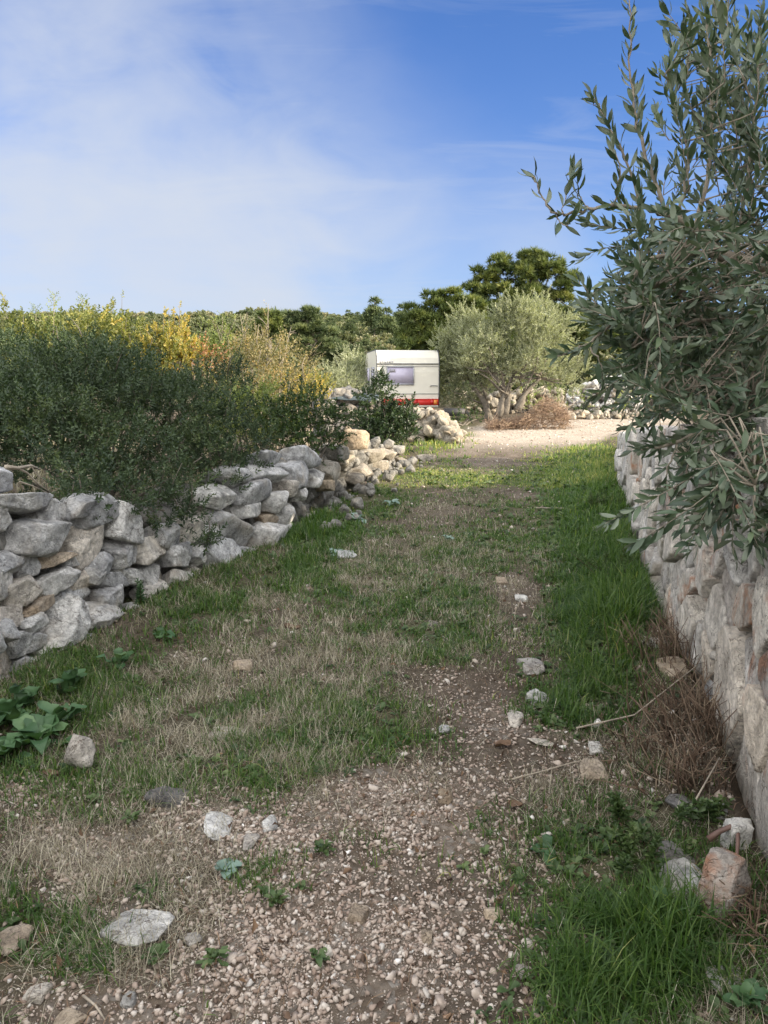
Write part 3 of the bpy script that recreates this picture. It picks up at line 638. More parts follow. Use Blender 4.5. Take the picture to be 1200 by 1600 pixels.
def right_wall():
    rng = np.random.default_rng(23)
    pts = np.array([(b, a) for a, b in RW]); seg = np.linalg.norm(np.diff(pts, axis=0), axis=1); S = np.concatenate([[0], np.cumsum(seg)])
    def s_of(y): return np.interp(y, pts[:, 1], S)
    def at_s(s):
        x = np.interp(s, S, pts[:, 0]); y = np.interp(s, S, pts[:, 1]); e = .02
        tg = unit([np.interp(s + e, S, pts[:, 0]) - np.interp(s - e, S, pts[:, 0]), np.interp(s + e, S, pts[:, 1]) - np.interp(s - e, S, pts[:, 1]), 0])
        return np.array([x, y]), tg
    seeds = []
    for (px, py, w, h) in RSTONE:
        hit = wall_hit(px, py, RWALL_LINE)
        if hit is None: continue
        t, p, tg = hit; nrm = np.array([-tg[1], tg[0], 0]); cosv = max(.2, abs(unit(ray(px, py)[:2]) @ nrm[:2]))
        seeds.append([s_of(p[1]), p[2], .5 * w * t / F / cosv, .5 * h * t / F, RUST.get((px, py), '')])
    s0, s1 = s_of(0.9), s_of(15.6)
    tries = 0
    while tries < 2600:
        tries += 1
        s = rng.uniform(s0, s1); y = np.interp(s, S, pts[:, 1]); tp = float(wallTopR(y)); z = rng.uniform(-.05, tp)
        a = rng.uniform(.10, .19); b = a * rng.uniform(.7, 1.5)
        if all(((s - q[0]) / (q[2] + a) / .98) ** 2 + ((z - q[1]) / (q[3] + b) / .98) ** 2 > 1 for q in seeds):
            seeds.append([s, z, a, b, ''])
    seeds_a = np.array([[q[0], q[1]] for q in seeds]); rr = np.array([math.sqrt(max(q[2], .04) * max(q[3], .04)) for q in seeds])
    cells = []
    for i, q in enumerate(seeds):
        y = np.interp(q[0], S, pts[:, 1]); tp = float(wallTopR(y)) + rng.normal(0, .05)
        c = seeds_a[i]; bb = [(-1, 0, -(c[0] - .7)), (1, 0, c[0] + .7), (0, -1, .12), (0, 1, max(tp, c[1] + .06))]
        poly = [np.array(v) for v in ((c[0] - .7, -.12), (c[0] + .7, -.12), (c[0] + .7, max(tp, c[1] + .06)), (c[0] - .7, max(tp, c[1] + .06)))]
        ed = []
        for j in np.argsort(np.linalg.norm(seeds_a - c, axis=1))[1:24]:
            v = seeds_a[j] - c; d = np.linalg.norm(v)
            if d < 1e-4: continue
            n = v / d; n = n + rng.normal(0, .10, 2); n /= np.linalg.norm(n); k = n @ c + (d * d + rr[i] ** 2 - rr[j] ** 2) / (2 * d)
            new = []
            for a_, b_ in zip(poly, poly[1:] + poly[:1]):
                ia, ib = n @ a_ - k, n @ b_ - k
                if ia <= 0: new.append(a_)
                if ia * ib < 0: new.append(a_ + (b_ - a_) * ia / (ia - ib))
            poly = new
            if len(poly) < 3: break
        if len(poly) < 3: continue
        P = np.array(poly); A = .5 * abs(np.sum(P[:, 0] * np.roll(P[:, 1], -1) - P[:, 1] * np.roll(P[:, 0], -1)))
        if A < .0012: continue
        cells.append((A, P, q))
    root = thing('retaining_wall', (1.6, 4, H(1.4, 4)), 'tall fitted dry stone retaining wall with rust stains, right of the lane', 'stone wall')
    fills = []
    # apparent size decides which stones are parts
    def score(c):
        ctr = c[1].mean(axis=0); xy, tg = at_s(ctr[0]); px, py, f = project(np.array([xy[0], xy[1], ctr[1]]))
        vis = 1 if (-60 < px < 1230 and f > .5) else .02
        return -c[0] / max(f, .5) ** 2 * vis
    cells.sort(key=score)
    fill = Acc()
    for idx, (A, P, q) in enumerate(cells):
        c2 = P.mean(axis=0); (xy, tg) = at_s(c2[0]); nrm = np.array([-tg[1], tg[0], 0])   # towards the lane
        depth = .5 * math.sqrt(A); gap = .0125
        N_ = []; D_ = []
        for a_, b_ in zip(P, np.roll(P, -1, axis=0)):
            e = b_ - a_; le = np.linalg.norm(e)
            if le < .004: continue
            n = np.array([e[1], -e[0]]) / le
            if n @ (a_ - c2) < 0: n = -n
            d = n @ (a_ - c2) - gap * rng.uniform(.2, 1.9)
            if d < .012: d = .012
            tl = rng.uniform(-.03, .10); v = unit([n[0], tl, n[1]])
            N_.append(v); D_.append(d * 1.0)
        fd = rng.uniform(.035, .062)
        N_.append(unit([rng.normal(0, .07), 1, rng.normal(0, .06) + .04])); D_.append(fd)
        for k in range(5):
            aa = rng.random() * 6.28; tt = rng.uniform(.18, .6); hw = .5 * abs(math.cos(aa)) * np.ptp(P[:, 0]) + .5 * abs(math.sin(aa)) * np.ptp(P[:, 1])
            N_.append(unit([math.cos(aa) * tt, 1, math.sin(aa) * tt])); D_.append((fd + tt * hw * rng.uniform(.58, 1.05)) / math.sqrt(1 + tt * tt))
        N_.append(np.array([0, -1., 0])); D_.append(.16)
        sub = 5 if idx < 40 else 4
        w_, h_ = np.ptp(P[:, 0]), np.ptp(P[:, 1])
        V, T = rock_shape(rng, (np.array(N_), np.array(D_)), p=70, sub=sub, disp=.035, ell_=(max(w_, .05), .20, max(h_, .05)), strata=(1., 1., 1.))
        ctr = np.array([xy[0], xy[1], c2[1]]) + nrm * (-.055 + rng.normal(0, .026) - .05 * c2[1])
        ctr[2] += H(xy[0] - .15, xy[1]) * 0
        W = place(V, ctr, np.array([tg, nrm, [0, 0, 1.]]))
        mt = {'rust': MT['wall_rust'], 'tan': MT['wall_rust'], 'warm': MT['wall_pale']}.get(q[4]) or (MT['wall_pale'] if rng.random() < .6 else MT['wall_grey'])
        if idx < 100:
            o = mk('stone', W, T, mt, root, smooth=True)
            if q[4] in ('rust', 'tan'): o['label'] = 'rust stained stone'
        else: fill.add(W, T)
    o = fill.build('stone_fill', MT['wall_grey'], root, smooth=True)
    if o: o['kind'] = 'stuff'; o['label'] = 'remaining small stones of the wall'
    wed = Acc(); wp = [rock_shape(rng, p=50, sub=2, disp=.05, nplanes=9) for _ in range(8)]
    for (A, P, q) in cells:
        for v in P[::2]:
            if rng.random() < .72: continue
            xy, tg = at_s(v[0]); nrm = np.array([-tg[1], tg[0], 0]); V, T = wp[rng.integers(8)]; sc = np.array([rng.uniform(.014, .034), .035, rng.uniform(.012, .03)])
            wed.add(place(V * sc, np.array([xy[0], xy[1], v[1]]) + nrm * (-.045 + rng.normal(0, .012) - .05 * v[1]), np.array([tg, nrm, [0, 0, 1.]])), T)
    o = wed.build('wedge_stones', MT['wall_pale'], root, smooth=False); o['kind'] = 'stuff'
    # earth core behind the stones
    core = Acc(); ss = np.linspace(s0 - .2, s1, 60); V = []
    for s in ss:
        xy, tg = at_s(s); nrm = np.array([-tg[1], tg[0], 0]); tp = float(wallTopR(xy[1])) - .10
        for off, z in ((-.15, -.15), (-.21, tp), (-.5, tp), (-.5, -.15)):
            V.append((xy[0] + nrm[0] * off, xy[1] + nrm[1] * off, z))
    Q = []
    for i in range(len(ss) - 1):
        for k in range(4): Q.append((i * 4 + k, i * 4 + (k + 1) % 4, (i + 1) * 4 + (k + 1) % 4, (i + 1) * 4 + k))
    Q += [(0, 1, 2, 3), tuple(len(V) - 4 + k for k in (3, 2, 1, 0))]
    core.add(V, None, Q); core.build('core', MT['soil_fill'], root)
right_wall()

# ---- smaller walls of heaped stones farther off
def heap_wall(name, label, p0, p1, height, width, n, smin, smax, mat, seed, top=None, cat='stone wall', parts=90):
    rng = np.random.default_rng(seed); p0 = np.array(p0, float); p1 = np.array(p1, float); mid = (p0 + p1) / 2
    root = thing(name, (mid[0], mid[1], H(*mid)), label, cat)
    tg = unit([*(p1 - p0), 0]); nr = np.array([tg[1], -tg[0], 0]); Ln = np.linalg.norm(p1 - p0)
    shapes = [rock_shape(rng, p=44, sub=3, disp=.08, nplanes=12) for _ in range(10)]
    fill = Acc(); lst = []
    for i in range(n):
        t = rng.random(); hh = height * (top(t) if top else 1); z = hh * rng.random() ** .8
        wv = width * (1 - .45 * z / max(height, .01)); o = wv * (.5 - rng.random() ** 1.6 * .9)
        xy = p0 + (p1 - p0) * t + nr[:2] * o; lst.append((z, xy, rng.uniform(smin, smax), o))
    lst.sort(key=lambda e: (-(e[3] + .3 * e[0] + 2.0 * e[2])))
    for i, (z, xy, s, o) in enumerate(lst):
        V, T = shapes[rng.integers(len(shapes))]
        R = np.array(Euler((rng.normal(0, .4), rng.normal(0, .4), rng.random() * 6.28)).to_matrix())
        sc = np.array([1, rng.uniform(.6, .9), rng.uniform(.5, .8)]) * s
        W = (V * sc) @ R.T + np.array([xy[0], xy[1], H(*xy) + z + s * .2])
        if i < parts: mk('stone', W, T, mat if rng.random() < .8 else MT['rock_cream'], root, smooth=True)
        else: fill.add(W, T)
    o = fill.build('rubble_fill', mat, root, smooth=True)
    if o: o['kind'] = 'stuff'
    return root
heap_wall('stone_wall', 'short sunlit heap of pale stones below the caravan', (0.55, 17.6), (1.75, 17.2), .70, .8, 230, .07, .17, MT['rock_cream'], 31,
          top=lambda t: 1.0 - .75 * max(0, t - .55) / .45, parts=70)
heap_wall('stone_wall', 'rounded far mound of neatly piled grey stones right of the pale road', (7.0, 28.5), (9.6, 28.0), 1.25, 1.0, 420, .08, .17, MT['rock'], 32,
          top=lambda t: math.sin(min(1, .25 + t * .8) * math.pi * .55 + .1) * (1 if t < .85 else .8), parts=100)
heap_wall('stone_wall', 'low broken wall of pale stones behind the trunks of the grey olive trees', (2.6, 27.2), (6.6, 27.8), .75, .6, 160, .10, .22, MT['rock_cream'], 33, parts=60)
heap_wall('stone_wall', 'low row of whitish stones edging the far side of the pale stone road', (4.6, 24.3), (8.4, 24.9), .18, .5, 90, .06, .15, MT['rock_cream'], 34, parts=50)
heap_wall('stone_wall', 'stone bank topped by a blue grey tarpaulin, left of the caravan', (-1.65, 18.6), (-.1, 18.9), 1.05, .8, 170, .10, .22, MT['rock_dark'], 35, parts=60)

# ---- loose stones lying about, one by one
SHAPES = {}
def loose(px, py, w, h, mat, label, seed, flat=1.0, sink=.35, group=None, ang=0.0, upright=False, name='rock'):
    rng = np.random.default_rng(seed)
    g = G(px, py + h * .35); t = np.linalg.norm(g - CAM); f = (g[1] - 0) * cT - (g[2] - 1.45) * sT
    sx = w * f / F * .5; dep = math.atan2(1.45 - g[2], g[1]);
    hv = h * f / F * .5
    if upright: sz = hv / max(.3, math.cos(dep)) * 1.0; sy = sx * .9
    else:
        sy = min(hv / max(.35, math.sin(dep)), sx * 1.6); sz = min(sx, sy) * .42 * flat
    V, T = rock_shape(rng, p=44, sub=5 if w > 60 else 4, disp=.09, ell_=(sx, sy, sz), nplanes=13)
    ext = np.abs(V).max(axis=0); V = V * (np.array([sx, sy, sz]) * 1.02 / ext)
    a = ang + rng.normal(0, .2); ax = np.array([[math.cos(a), math.sin(a), 0], [-math.sin(a), math.cos(a), 0], [0, 0, 1]])
    ax = ax @ np.array(Euler((rng.normal(0, .08), rng.normal(0, .08), 0)).to_matrix()).T
    W = place(V, g + np.array([0, 0, sz * (1 - 2 * sink) + .004]), ax)
    o = mk(name, W, T, MT[mat], loc=tuple(g), smooth=True)
    return tag(o, label, 'rock', group or 'loose rocks lying on the lane')
for i, a in enumerate([
    (125, 1182, 44, 56, 'rock_warm', 'upright rounded pinkish stone beside the broad-leaved weed', dict(upright=True, sink=.15)),
    (213, 1435, 112, 60, 'rock', 'largest flat grey slab among dry grass at the lower left', dict(flat=.8)),
    (342, 1268, 46, 66, 'rock', 'pale bluish slab, longest toward the viewer, set in gravel', dict(flat=.5)),
    (262, 1240, 66, 28, 'rock_dark', 'dark speckled flat stone left of the pale bluish slab', dict(flat=.6)),
    (352, 1141, 66, 18, 'rock_warm', 'long flat pale stone at the upper edge of the left gravel patch', dict(flat=.5)),
    (390, 1312, 26, 24, 'rock_warm', 'small pale wedge stone just below the bluish slab', {}),
    (20, 1456, 56, 46, 'rock_tan', 'tan wedge shaped stone at the left edge of the picture', {}),
    (106, 1588, 54, 36, 'rock_tan', 'brownish rounded stone at the bottom edge on the left', {}),
    (511, 1482, 20, 24, 'rock_white', 'small bright white stone in the middle of the gravel', dict(flat=1.2)),
    (560, 1424, 30, 26, 'rock_tan', 'brown grey angular pebble above the small white one', dict(flat=1.2)),
    (1130, 1385, 74, 104, 'rock_rust', 'white block with a red stained face at the foot of the right wall', dict(upright=True, sink=.25, ang=.5)),
    (1066, 1366, 92, 52, 'rock', 'flat grey slab lying just left of the red stained block', dict(flat=.9)),
    (1150, 1306, 44, 46, 'rock_white', 'white crumbly stone behind the bent rusty pipe', dict(upright=True, sink=.2)),
    (1056, 1328, 44, 40, 'rock_dark', 'brown grey block under the leafy weed by the right wall', {}),
    (1072, 1252, 46, 40, 'rock_dark', 'dark grey block just below the cut brown stalks', {}),
    (1120, 1264, 28, 30, 'rock', 'small grey stone between the stalks and the right wall', dict(upright=True)),
    (1128, 1518, 66, 34, 'rock_white', 'flat white stone poking out of the lush grass at lower right', dict(flat=.7)),
    (930, 1163, 26, 28, 'rock_white', 'angular white stone beside the trailing dry stalks', dict(flat=1.3)),
    (848, 1157, 48, 14, 'rock_warm', 'slender flat pale stone next to the crumpled dead leaf', dict(flat=.6)),
    (806, 1118, 30, 24, 'rock_warm', 'pinkish white knob above the slender flat stone', dict(flat=1.2)),
    (830, 1034, 40, 24, 'rock_warm', 'pale tan stone at the left edge of the tall right hand grass', {}),
    (838, 1088, 34, 18, 'rock', 'grey flat stone below the pale tan one', {}),
    (957, 1070, 24, 16, 'rock_tan', 'small tan stone in grass near the foot of the right wall', {}),
    (1020, 994, 36, 34, 'rock_warm', 'pale stone fallen from the right wall, farther of two', {}),
    (1053, 1036, 44, 36, 'rock_tan', 'whitish stone with brown patch fallen from the right wall', {}),
    (945, 828, 42, 20, 'rock_warm', 'pale stone lying in the tall grass below the olive tips', {}),
    (815, 935, 22, 9, 'rock_white', 'small bright white flat stone on the bare wheel track', {}),
    (783, 907, 20, 9, 'rock_tan', 'ochre stone on the bare wheel track', {}),
    (676, 972, 16, 13, 'rock_dark', 'small dark bluish stone in the middle of the lane grass', {}),
    (695, 1240, 26, 20, 'rock_tan', 'yellowish stone right of the central gravel patch', {}),
    (697, 1138, 24, 12, 'rock', 'grey flat stone above the central gravel patch', {}),
    (925, 1200, 46, 30, 'rock_tan', 'brown stone half hidden by trailing dry stalks', {}),
    (577, 750, 32, 24, 'rock_rust', 'pinkish stone against the far end of the left wall', {}),
    (523, 784, 26, 20, 'rock_rust', 'pinkish stone in the grass at the foot of the left wall', {}),
    (666, 715, 34, 12, 'rock_cream', 'flat whitish stone where the lane meets the lit grass', {}),
    (540, 862, 32, 20, 'rock', 'grey stone amid the grey green weeds, left of the lane', {}),
    (770, 1425, 36, 20, 'rock_tan', 'long pinkish stone at the edge of the lush grass', {}),
    (667, 1459, 24, 20, 'rock_tan', 'brown rounded stone in the central gravel, nearest the grass', {}),
    (816, 1514, 22, 20, 'rock_warm', 'pale pink stone at the edge of the lower right grass', {}),
    (553, 698, 44, 30, 'rock_tan', 'orange tan boulder perched on top of the far left wall', dict(upright=True, sink=.1)),
    (482, 916, 16, 10, 'rock_warm', 'small pale stone in dry grass by the left wall', {}),
    (300, 1465, 30, 18, 'rock_warm', 'pale stone right of the largest flat grey slab', {}),
    (200, 1560, 26, 18, 'rock', 'grey pebble between the brownish stone and the slab', {}),
    (420, 1283, 30, 24, 'rock', 'grey stone right of the pale bluish slab', {}),
    (60, 1548, 40, 26, 'rock_warm', 'pale broken stone at bottom left above the brownish one', {}),
    (380, 1038, 32, 14, 'rock_tan', 'tan flat stone in the dry grass left of the lane', {}),
]):
    loose(*a[:6], 140 + i, **a[6])
# the perched boulder sits on the wall, not on the lane
for o in COL.objects:
    if o.get('label', '').startswith('orange tan boulder'):
        p = at(553, 700, 9.6); o.location = p

# ---- gravel
def gravel():
    rng = np.random.default_rng(5); acc = Acc()
    pr1 = []; pr0 = []
    for k in range(26):
        pts = rng.normal(0, 1, (11 if k < 14 else 8, 3)); pts /= np.linalg.norm(pts, axis=1)[:, None]; pts *= rng.uniform(.75, 1.15, (len(pts), 1)); pts *= [1, rng.uniform(.6, .95), rng.uniform(.4, .75)]
        bm = bmesh.new()
        for q in pts: bm.verts.new(q)
        r_ = bmesh.ops.convex_hull(bm, input=bm.verts); bmesh.ops.delete(bm, geom=[v for v in bm.verts if not v.link_faces], context='VERTS'); bmesh.ops.triangulate(bm, faces=bm.faces)
        bm.verts.index_update(); V = np.array([v.co[:] for v in bm.verts]); T = np.array([[v.index for v in f.verts] for f in bm.faces], np.int32); bm.free()
        (pr1 if k < 14 else pr0).append((V, T, np.zeros(len(V))))
    for (y0, y1, n, s0, s1, pr) in [(1.2, 2.6, 17000, .0040, .0145, pr1), (1.2, 2.6, 30000, .0016, .0046, pr0), (2.6, 4.2, 20000, .0035, .0145, pr0), (4.2, 7.5, 6000, .006, .02, pr0), (7.5, 14, 3500, .010, .03, pr0)]:
        y = rng.uniform(y0, y1, n * 3); x = rng.uniform(-.62, .62, n * 3) * (y + .4)
        g, d, b = cover(x, y)
        keep = (rng.random(n * 3) < np.clip(b * 1.0 + .03, 0, 1) * np.clip(.72 + 1.1 * fbm2(x, y, 4.5, 3, 61), .12, 1)) & (x > xL(y)) & (x < xR(y) - .03)
        x, y = x[keep][:n], y[keep][:n]; k = len(x)
        s = s0 + (s1 - s0) * rng.random(k) ** 3.0
        s = np.where(rng.random(k) < .02, s * 1.7, s)
        z = hgt(x, y) + s * .25; D = np.stack([rng.normal(0, .35, k), rng.normal(0, .35, k), np.ones(k)], -1)
        scatter(acc, pr, np.stack([x, y, z], -1), D, s, np.clip(rng.normal(.46, .2, k), 0, 1), rng)
    n = 420; y = rng.uniform(2.2, 13, n); x = rng.uniform(-.6, .6, n) * (y + .3); k = (x > xL(y) + .1) & (x < xR(y) - .1); x, y = x[k], y[k]; s = .008 + .022 * rng.random(len(x)) ** 2
    scatter(acc, pr1, np.stack([x, y, hgt(x, y) + s * .5], -1), np.stack([rng.normal(0, .3, len(x)), rng.normal(0, .3, len(x)), np.ones(len(x))], -1), s, np.clip(rng.normal(.7, .18, len(x)), 0, 1), rng)
    # whitish stones on the far road
    n = 5000; x = rng.uniform(1, 9, n); y = rng.uniform(13.5, 25, n); k = rng.random(n) < road_mask(x, y) * .8; x, y = x[k], y[k]
    s = .012 + .035 * rng.random(len(x)) ** 3
    scatter(acc, pr0, np.stack([x, y, hgt(x, y) + s * .2], -1), np.tile([0, 0, 1.], (len(x), 1)), s, np.clip(rng.normal(.6, .18, len(x)), 0, 1), rng)
    tag(acc.build('gravel', MT['gravel']), 'pinkish crushed stone scattered on the bare parts of the lane', 'gravel', kind='stuff')
gravel()

# ---- grass
def blades(acc, x, y, hgt_, w, lean, var, rng, z=None, seg=3, stiff=0.0):
    n = len(x)
    if n == 0: return
    z = hgt(x, y) - .005 if z is None else z
    az = rng.random(n) * 6.283; bl = rng.normal(0, 1, n) * .0
    dx, dy = np.cos(az), np.sin(az); sx, sy = -dy, dx
    V = np.zeros((n, 2 * seg + 1, 3)); le = np.abs(lean)
    for i in range(seg + 1):
        t = i / seg; tt = stiff + (1 - stiff) * t; up = hgt_ * (t * np.cos(le * tt)); out = hgt_ * t * np.sin(le * tt * .9) + bl
        wx = w * (1 - t ** 1.5) * .5
        if i == seg: V[:, -1] = np.stack([x + dx * out, y + dy * out, z + up], -1)
        else:
            V[:, 2 * i] = np.stack([x + dx * out + sx * wx, y + dy * out + sy * wx, z + up], -1)
            V[:, 2 * i + 1] = np.stack([x + dx * out - sx * wx, y + dy * out - sy * wx, z + up], -1)
    o = (np.arange(n) * (2 * seg + 1))[:, None, None]
    Q = np.array([[2 * i, 2 * i + 1, 2 * i + 3, 2 * i + 2] for i in range(seg - 1)], np.int32)
    T = np.array([[2 * seg - 2, 2 * seg - 1, 2 * seg]], np.int32)
    tv = np.linspace(0, .12, 2 * seg + 1)
    acc.add(V.reshape(-1, 3), (T[None] + o).reshape(-1, 3), (Q[None] + o).reshape(-1, 4), np.clip(var[:, None] + tv[None] - .05, 0, 1).ravel())
def tall(x, y):
    """height factor: lush verge by the right wall and in the lower right corner"""
    px, py, f = project(np.stack([x, y, np.zeros_like(x)], -1))
    r = ell(px, py, [(955, 950, 70, 130, 1.5), (1010, 1500, 150, 100, 1.5), (930, 780, 60, 80, 1.2), (960, 1010, 60, 60, .8), (490, 830, 60, 60, 1.0), (290, 960, 120, 60, .3), (150, 1080, 110, 50, .35), (690, 690, 70, 25, 1.8), (880, 1115, 40, 30, .7), (200, 1500, 60, 60, .3), (660, 1005, 30, 12, .5), (740, 752, 130, 14, -.25)], .30)
    r = np.where((y > 10) & (y < 12) & (x < 1.9), .16, r)
    return np.clip(r, .16, 2.2)
def grass():
    rng = np.random.default_rng(9); ga = Acc(); da = Acc()
    for (y0, y1, ng, nd, wg) in [(1.15, 2.5, 17000, 22000, .0042), (2.5, 4, 22000, 30000, .0050), (4, 7, 32000, 34000, .0066), (7, 13, 34000, 22000, .010), (13, 19, 17000, 7000, .016)]:
        for kind in (0, 1):
            n = ng if kind == 0 else nd; m_ = n * 7
            u = rng.random(m_); y = y0 + (y1 - y0) * u; x = rng.uniform(-.62, .64, m_) * (y + .3)
            g, d, b = cover(x, y); dens = g if kind == 0 else d
            inlane = ((x > xL(y) - .08) & (x < xR(y) - .02)) | ((y > 13) & (x > -.2) & (x < 4))
            clump = np.clip(.5 + 1.3 * fbm2(x, y, 7.0, 2, 40 + kind), 0, 1.2)
            keep = (rng.random(m_) < np.clip(dens, 0, 1) * clump) & inlane & (rng.random(m_) > road_mask(x, y) * 1.1)
            x, y = x[keep][:n], y[keep][:n]; k = len(x); tl = tall(x, y)
            if kind == 0:
                h_ = rng.uniform(.05, .13, k) * (.35 + tl * .85); v = np.clip(rng.normal(.42, .18, k) + .15 * fbm2(x, y, 1.1, 2, 66) + .34 * (y > 10.2), 0, 1)  # sunlight put into the colour: far lane grass lighter and yellower
                blades(ga, x, y, h_, wg * rng.uniform(.45, 1.7, k) * (.8 + .35 * tl), np.abs(rng.normal(.9, .5, k)), v, rng)
            else:
                h_ = rng.uniform(.04, .13, k) * (.7 + .35 * tl); v = np.clip(rng.normal(.5, .28, k), 0, 1)
                blades(da, x, y, h_, wg * .5 * rng.uniform(.5, 1.2, k), rng.uniform(.5, 1.75, k), v, rng, stiff=.7)
    # terrace top and field behind the walls
    for (xa, xb, ya, yb, n, s) in [(1.4, 6, 3, 14, 5000, 0), (-5, -1.9, 1, 9, 5000, 1), (-12, -3, 2, 16, 9000, 1)]:
        x = rng.uniform(xa, xb, n); y = rng.uniform(ya, yb, n); k = (x > xR(y) + .35) if s == 0 else (x < xL(y) - .55); x, y = x[k], y[k]
        blades(da if s else ga, x, y, rng.uniform(.08, .2, len(x)) * (1.6 if xa < -10 else 1), np.full(len(x), .014 if xa < -10 else .006), rng.uniform(.3, 1.4, len(x)), np.clip(rng.normal(.55, .2, len(x)), 0, 1), rng)
    tag(ga.build('grass', MT['grass']), 'green grass growing along the lane and its verges', 'grass', kind='stuff')
    tag(da.build('dry_grass', MT['drygrass']), 'dry straw coloured grass matted over the lane', 'dry grass', kind='stuff')
grass()
def litter():
    rng = np.random.default_rng(12); acc = Acc()
    for (y0, y1, n, s) in [(1.2, 2.6, 2600, 1), (2.6, 5, 3000, 1.1), (5, 11, 1500, 1.5)]:
        y = rng.uniform(y0, y1, n); x = rng.uniform(-.62, .62, n) * (y + .3); k = (x > xL(y)) & (x < xR(y)); x, y = x[k], y[k]
        h_ = rng.uniform(.02, .07, len(x)) * s
        blades(acc, x, y, h_, rng.uniform(.0012, .003, len(x)) * s, rng.uniform(1.5, 2.0, len(x)), np.clip(rng.normal(.45, .22, len(x)), 0, 1), rng, z=hgt(x, y) + .004)
    # broken leaves
    n = 900; y = rng.uniform(1.2, 6, n); x = rng.uniform(-.6, .6, n) * (y + .3); k = (x > xL(y)) & (x < xR(y)); x, y = x[k], y[k]
    pr = [proto_sprig(rng, 1, .002, .03, .014, 1.3, pairs=False, curl=.8) for _ in range(5)]
    scatter(acc, pr, np.stack([x, y, hgt(x, y) + .008], -1), np.stack([rng.normal(0, 1, len(x)), rng.normal(0, 1, len(x)), np.full(len(x), .25)], -1), rng.uniform(.6, 1.4, len(x)), np.clip(rng.normal(.35, .2, len(x)), 0, 1), rng)
    tag(acc.build('leaf_litter', MT['deadleaf']), 'brown bits of stalk and dead leaf littering the lane', 'leaf litter', kind='stuff')
litter()
def proto_rosette(rng, n, L, w, el=1.15, wav=.3):
    """flat rosette of rounded leaves"""
    V = []; T = []; A = []
    for i in range(n):
        az = i * 2.4 + rng.normal(0, .2); e = min(1.45, el + rng.normal(0, .28)); l = L * rng.uniform(.45, 1.15); ww = w * rng.uniform(.8, 1.1)
        d = np.array([math.cos(az) * math.sin(e), math.sin(az) * math.sin(e), math.cos(e)]); s = np.array([-math.sin(az), math.cos(az), 0]); up = np.cross(s, d) * -1
        if up[2] < 0: up = -up
        prof = [(0, .08), (.25, .3), (.5, .85), (.72, 1.0), (.9, .62), (1.0, .0)]
        k = len(V)
        for t, pw in prof:
            c = d * l * t - np.array([0, 0, 1.]) * l * .28 * t * t + up * rng.normal(0, wav * .08 * l)
            V += [c + s * ww * .5 * pw + up * ww * .2 * pw, c, c - s * ww * .5 * pw + up * ww * .2 * pw]
        for j in range(len(prof) - 1):
            b0 = k + j * 3
            for q in (0, 1): T += [(b0 + q, b0 + q + 1, b0 + q + 4), (b0 + q, b0 + q + 4, b0 + q + 3)]
        A += [rng.normal(0, .13)] * (3 * len(prof))
    return np.array(V), np.array(T, np.int32), np.array(A)
def herbs():
    rng = np.random.default_rng(14); acc = Acc()
    pr = [proto_rosette(rng, rng.integers(6, 11), .034, .017, 1.05) for _ in range(6)]
    for (y0, y1, n, s) in [(1.3, 2.6, 520, .9), (2.6, 5, 1700, 1.0), (5, 9, 1800, 1.3), (9, 14, 700, 2.0)]:
        y = rng.uniform(y0, y1, n * 3); x = rng.uniform(-.6, .6, n * 3) * (y + .3); g, d, b = cover(x, y)
        k = (rng.random(n * 3) < g ** 1.5 * (.9 + 1.2 * (xR(y) - x < .9))) & (x > xL(y)) & (x < xR(y) - .05); x, y = x[k][:n], y[k][:n]
        scatter(acc, pr, np.stack([x, y, hgt(x, y) + .006], -1), np.stack([rng.normal(0, .15, len(x)), rng.normal(0, .15, len(x)), np.ones(len(x))], -1), rng.uniform(.6, 1.5, len(x)) * s * (.8 + .45 * tall(x, y)), np.clip(rng.normal(.5, .2, len(x)), 0, 1), rng)
    tag(acc.build('ground_herbs', MT['herb']), 'low leafy herbs among the grass of the lane', 'herbs', kind='stuff')
herbs()

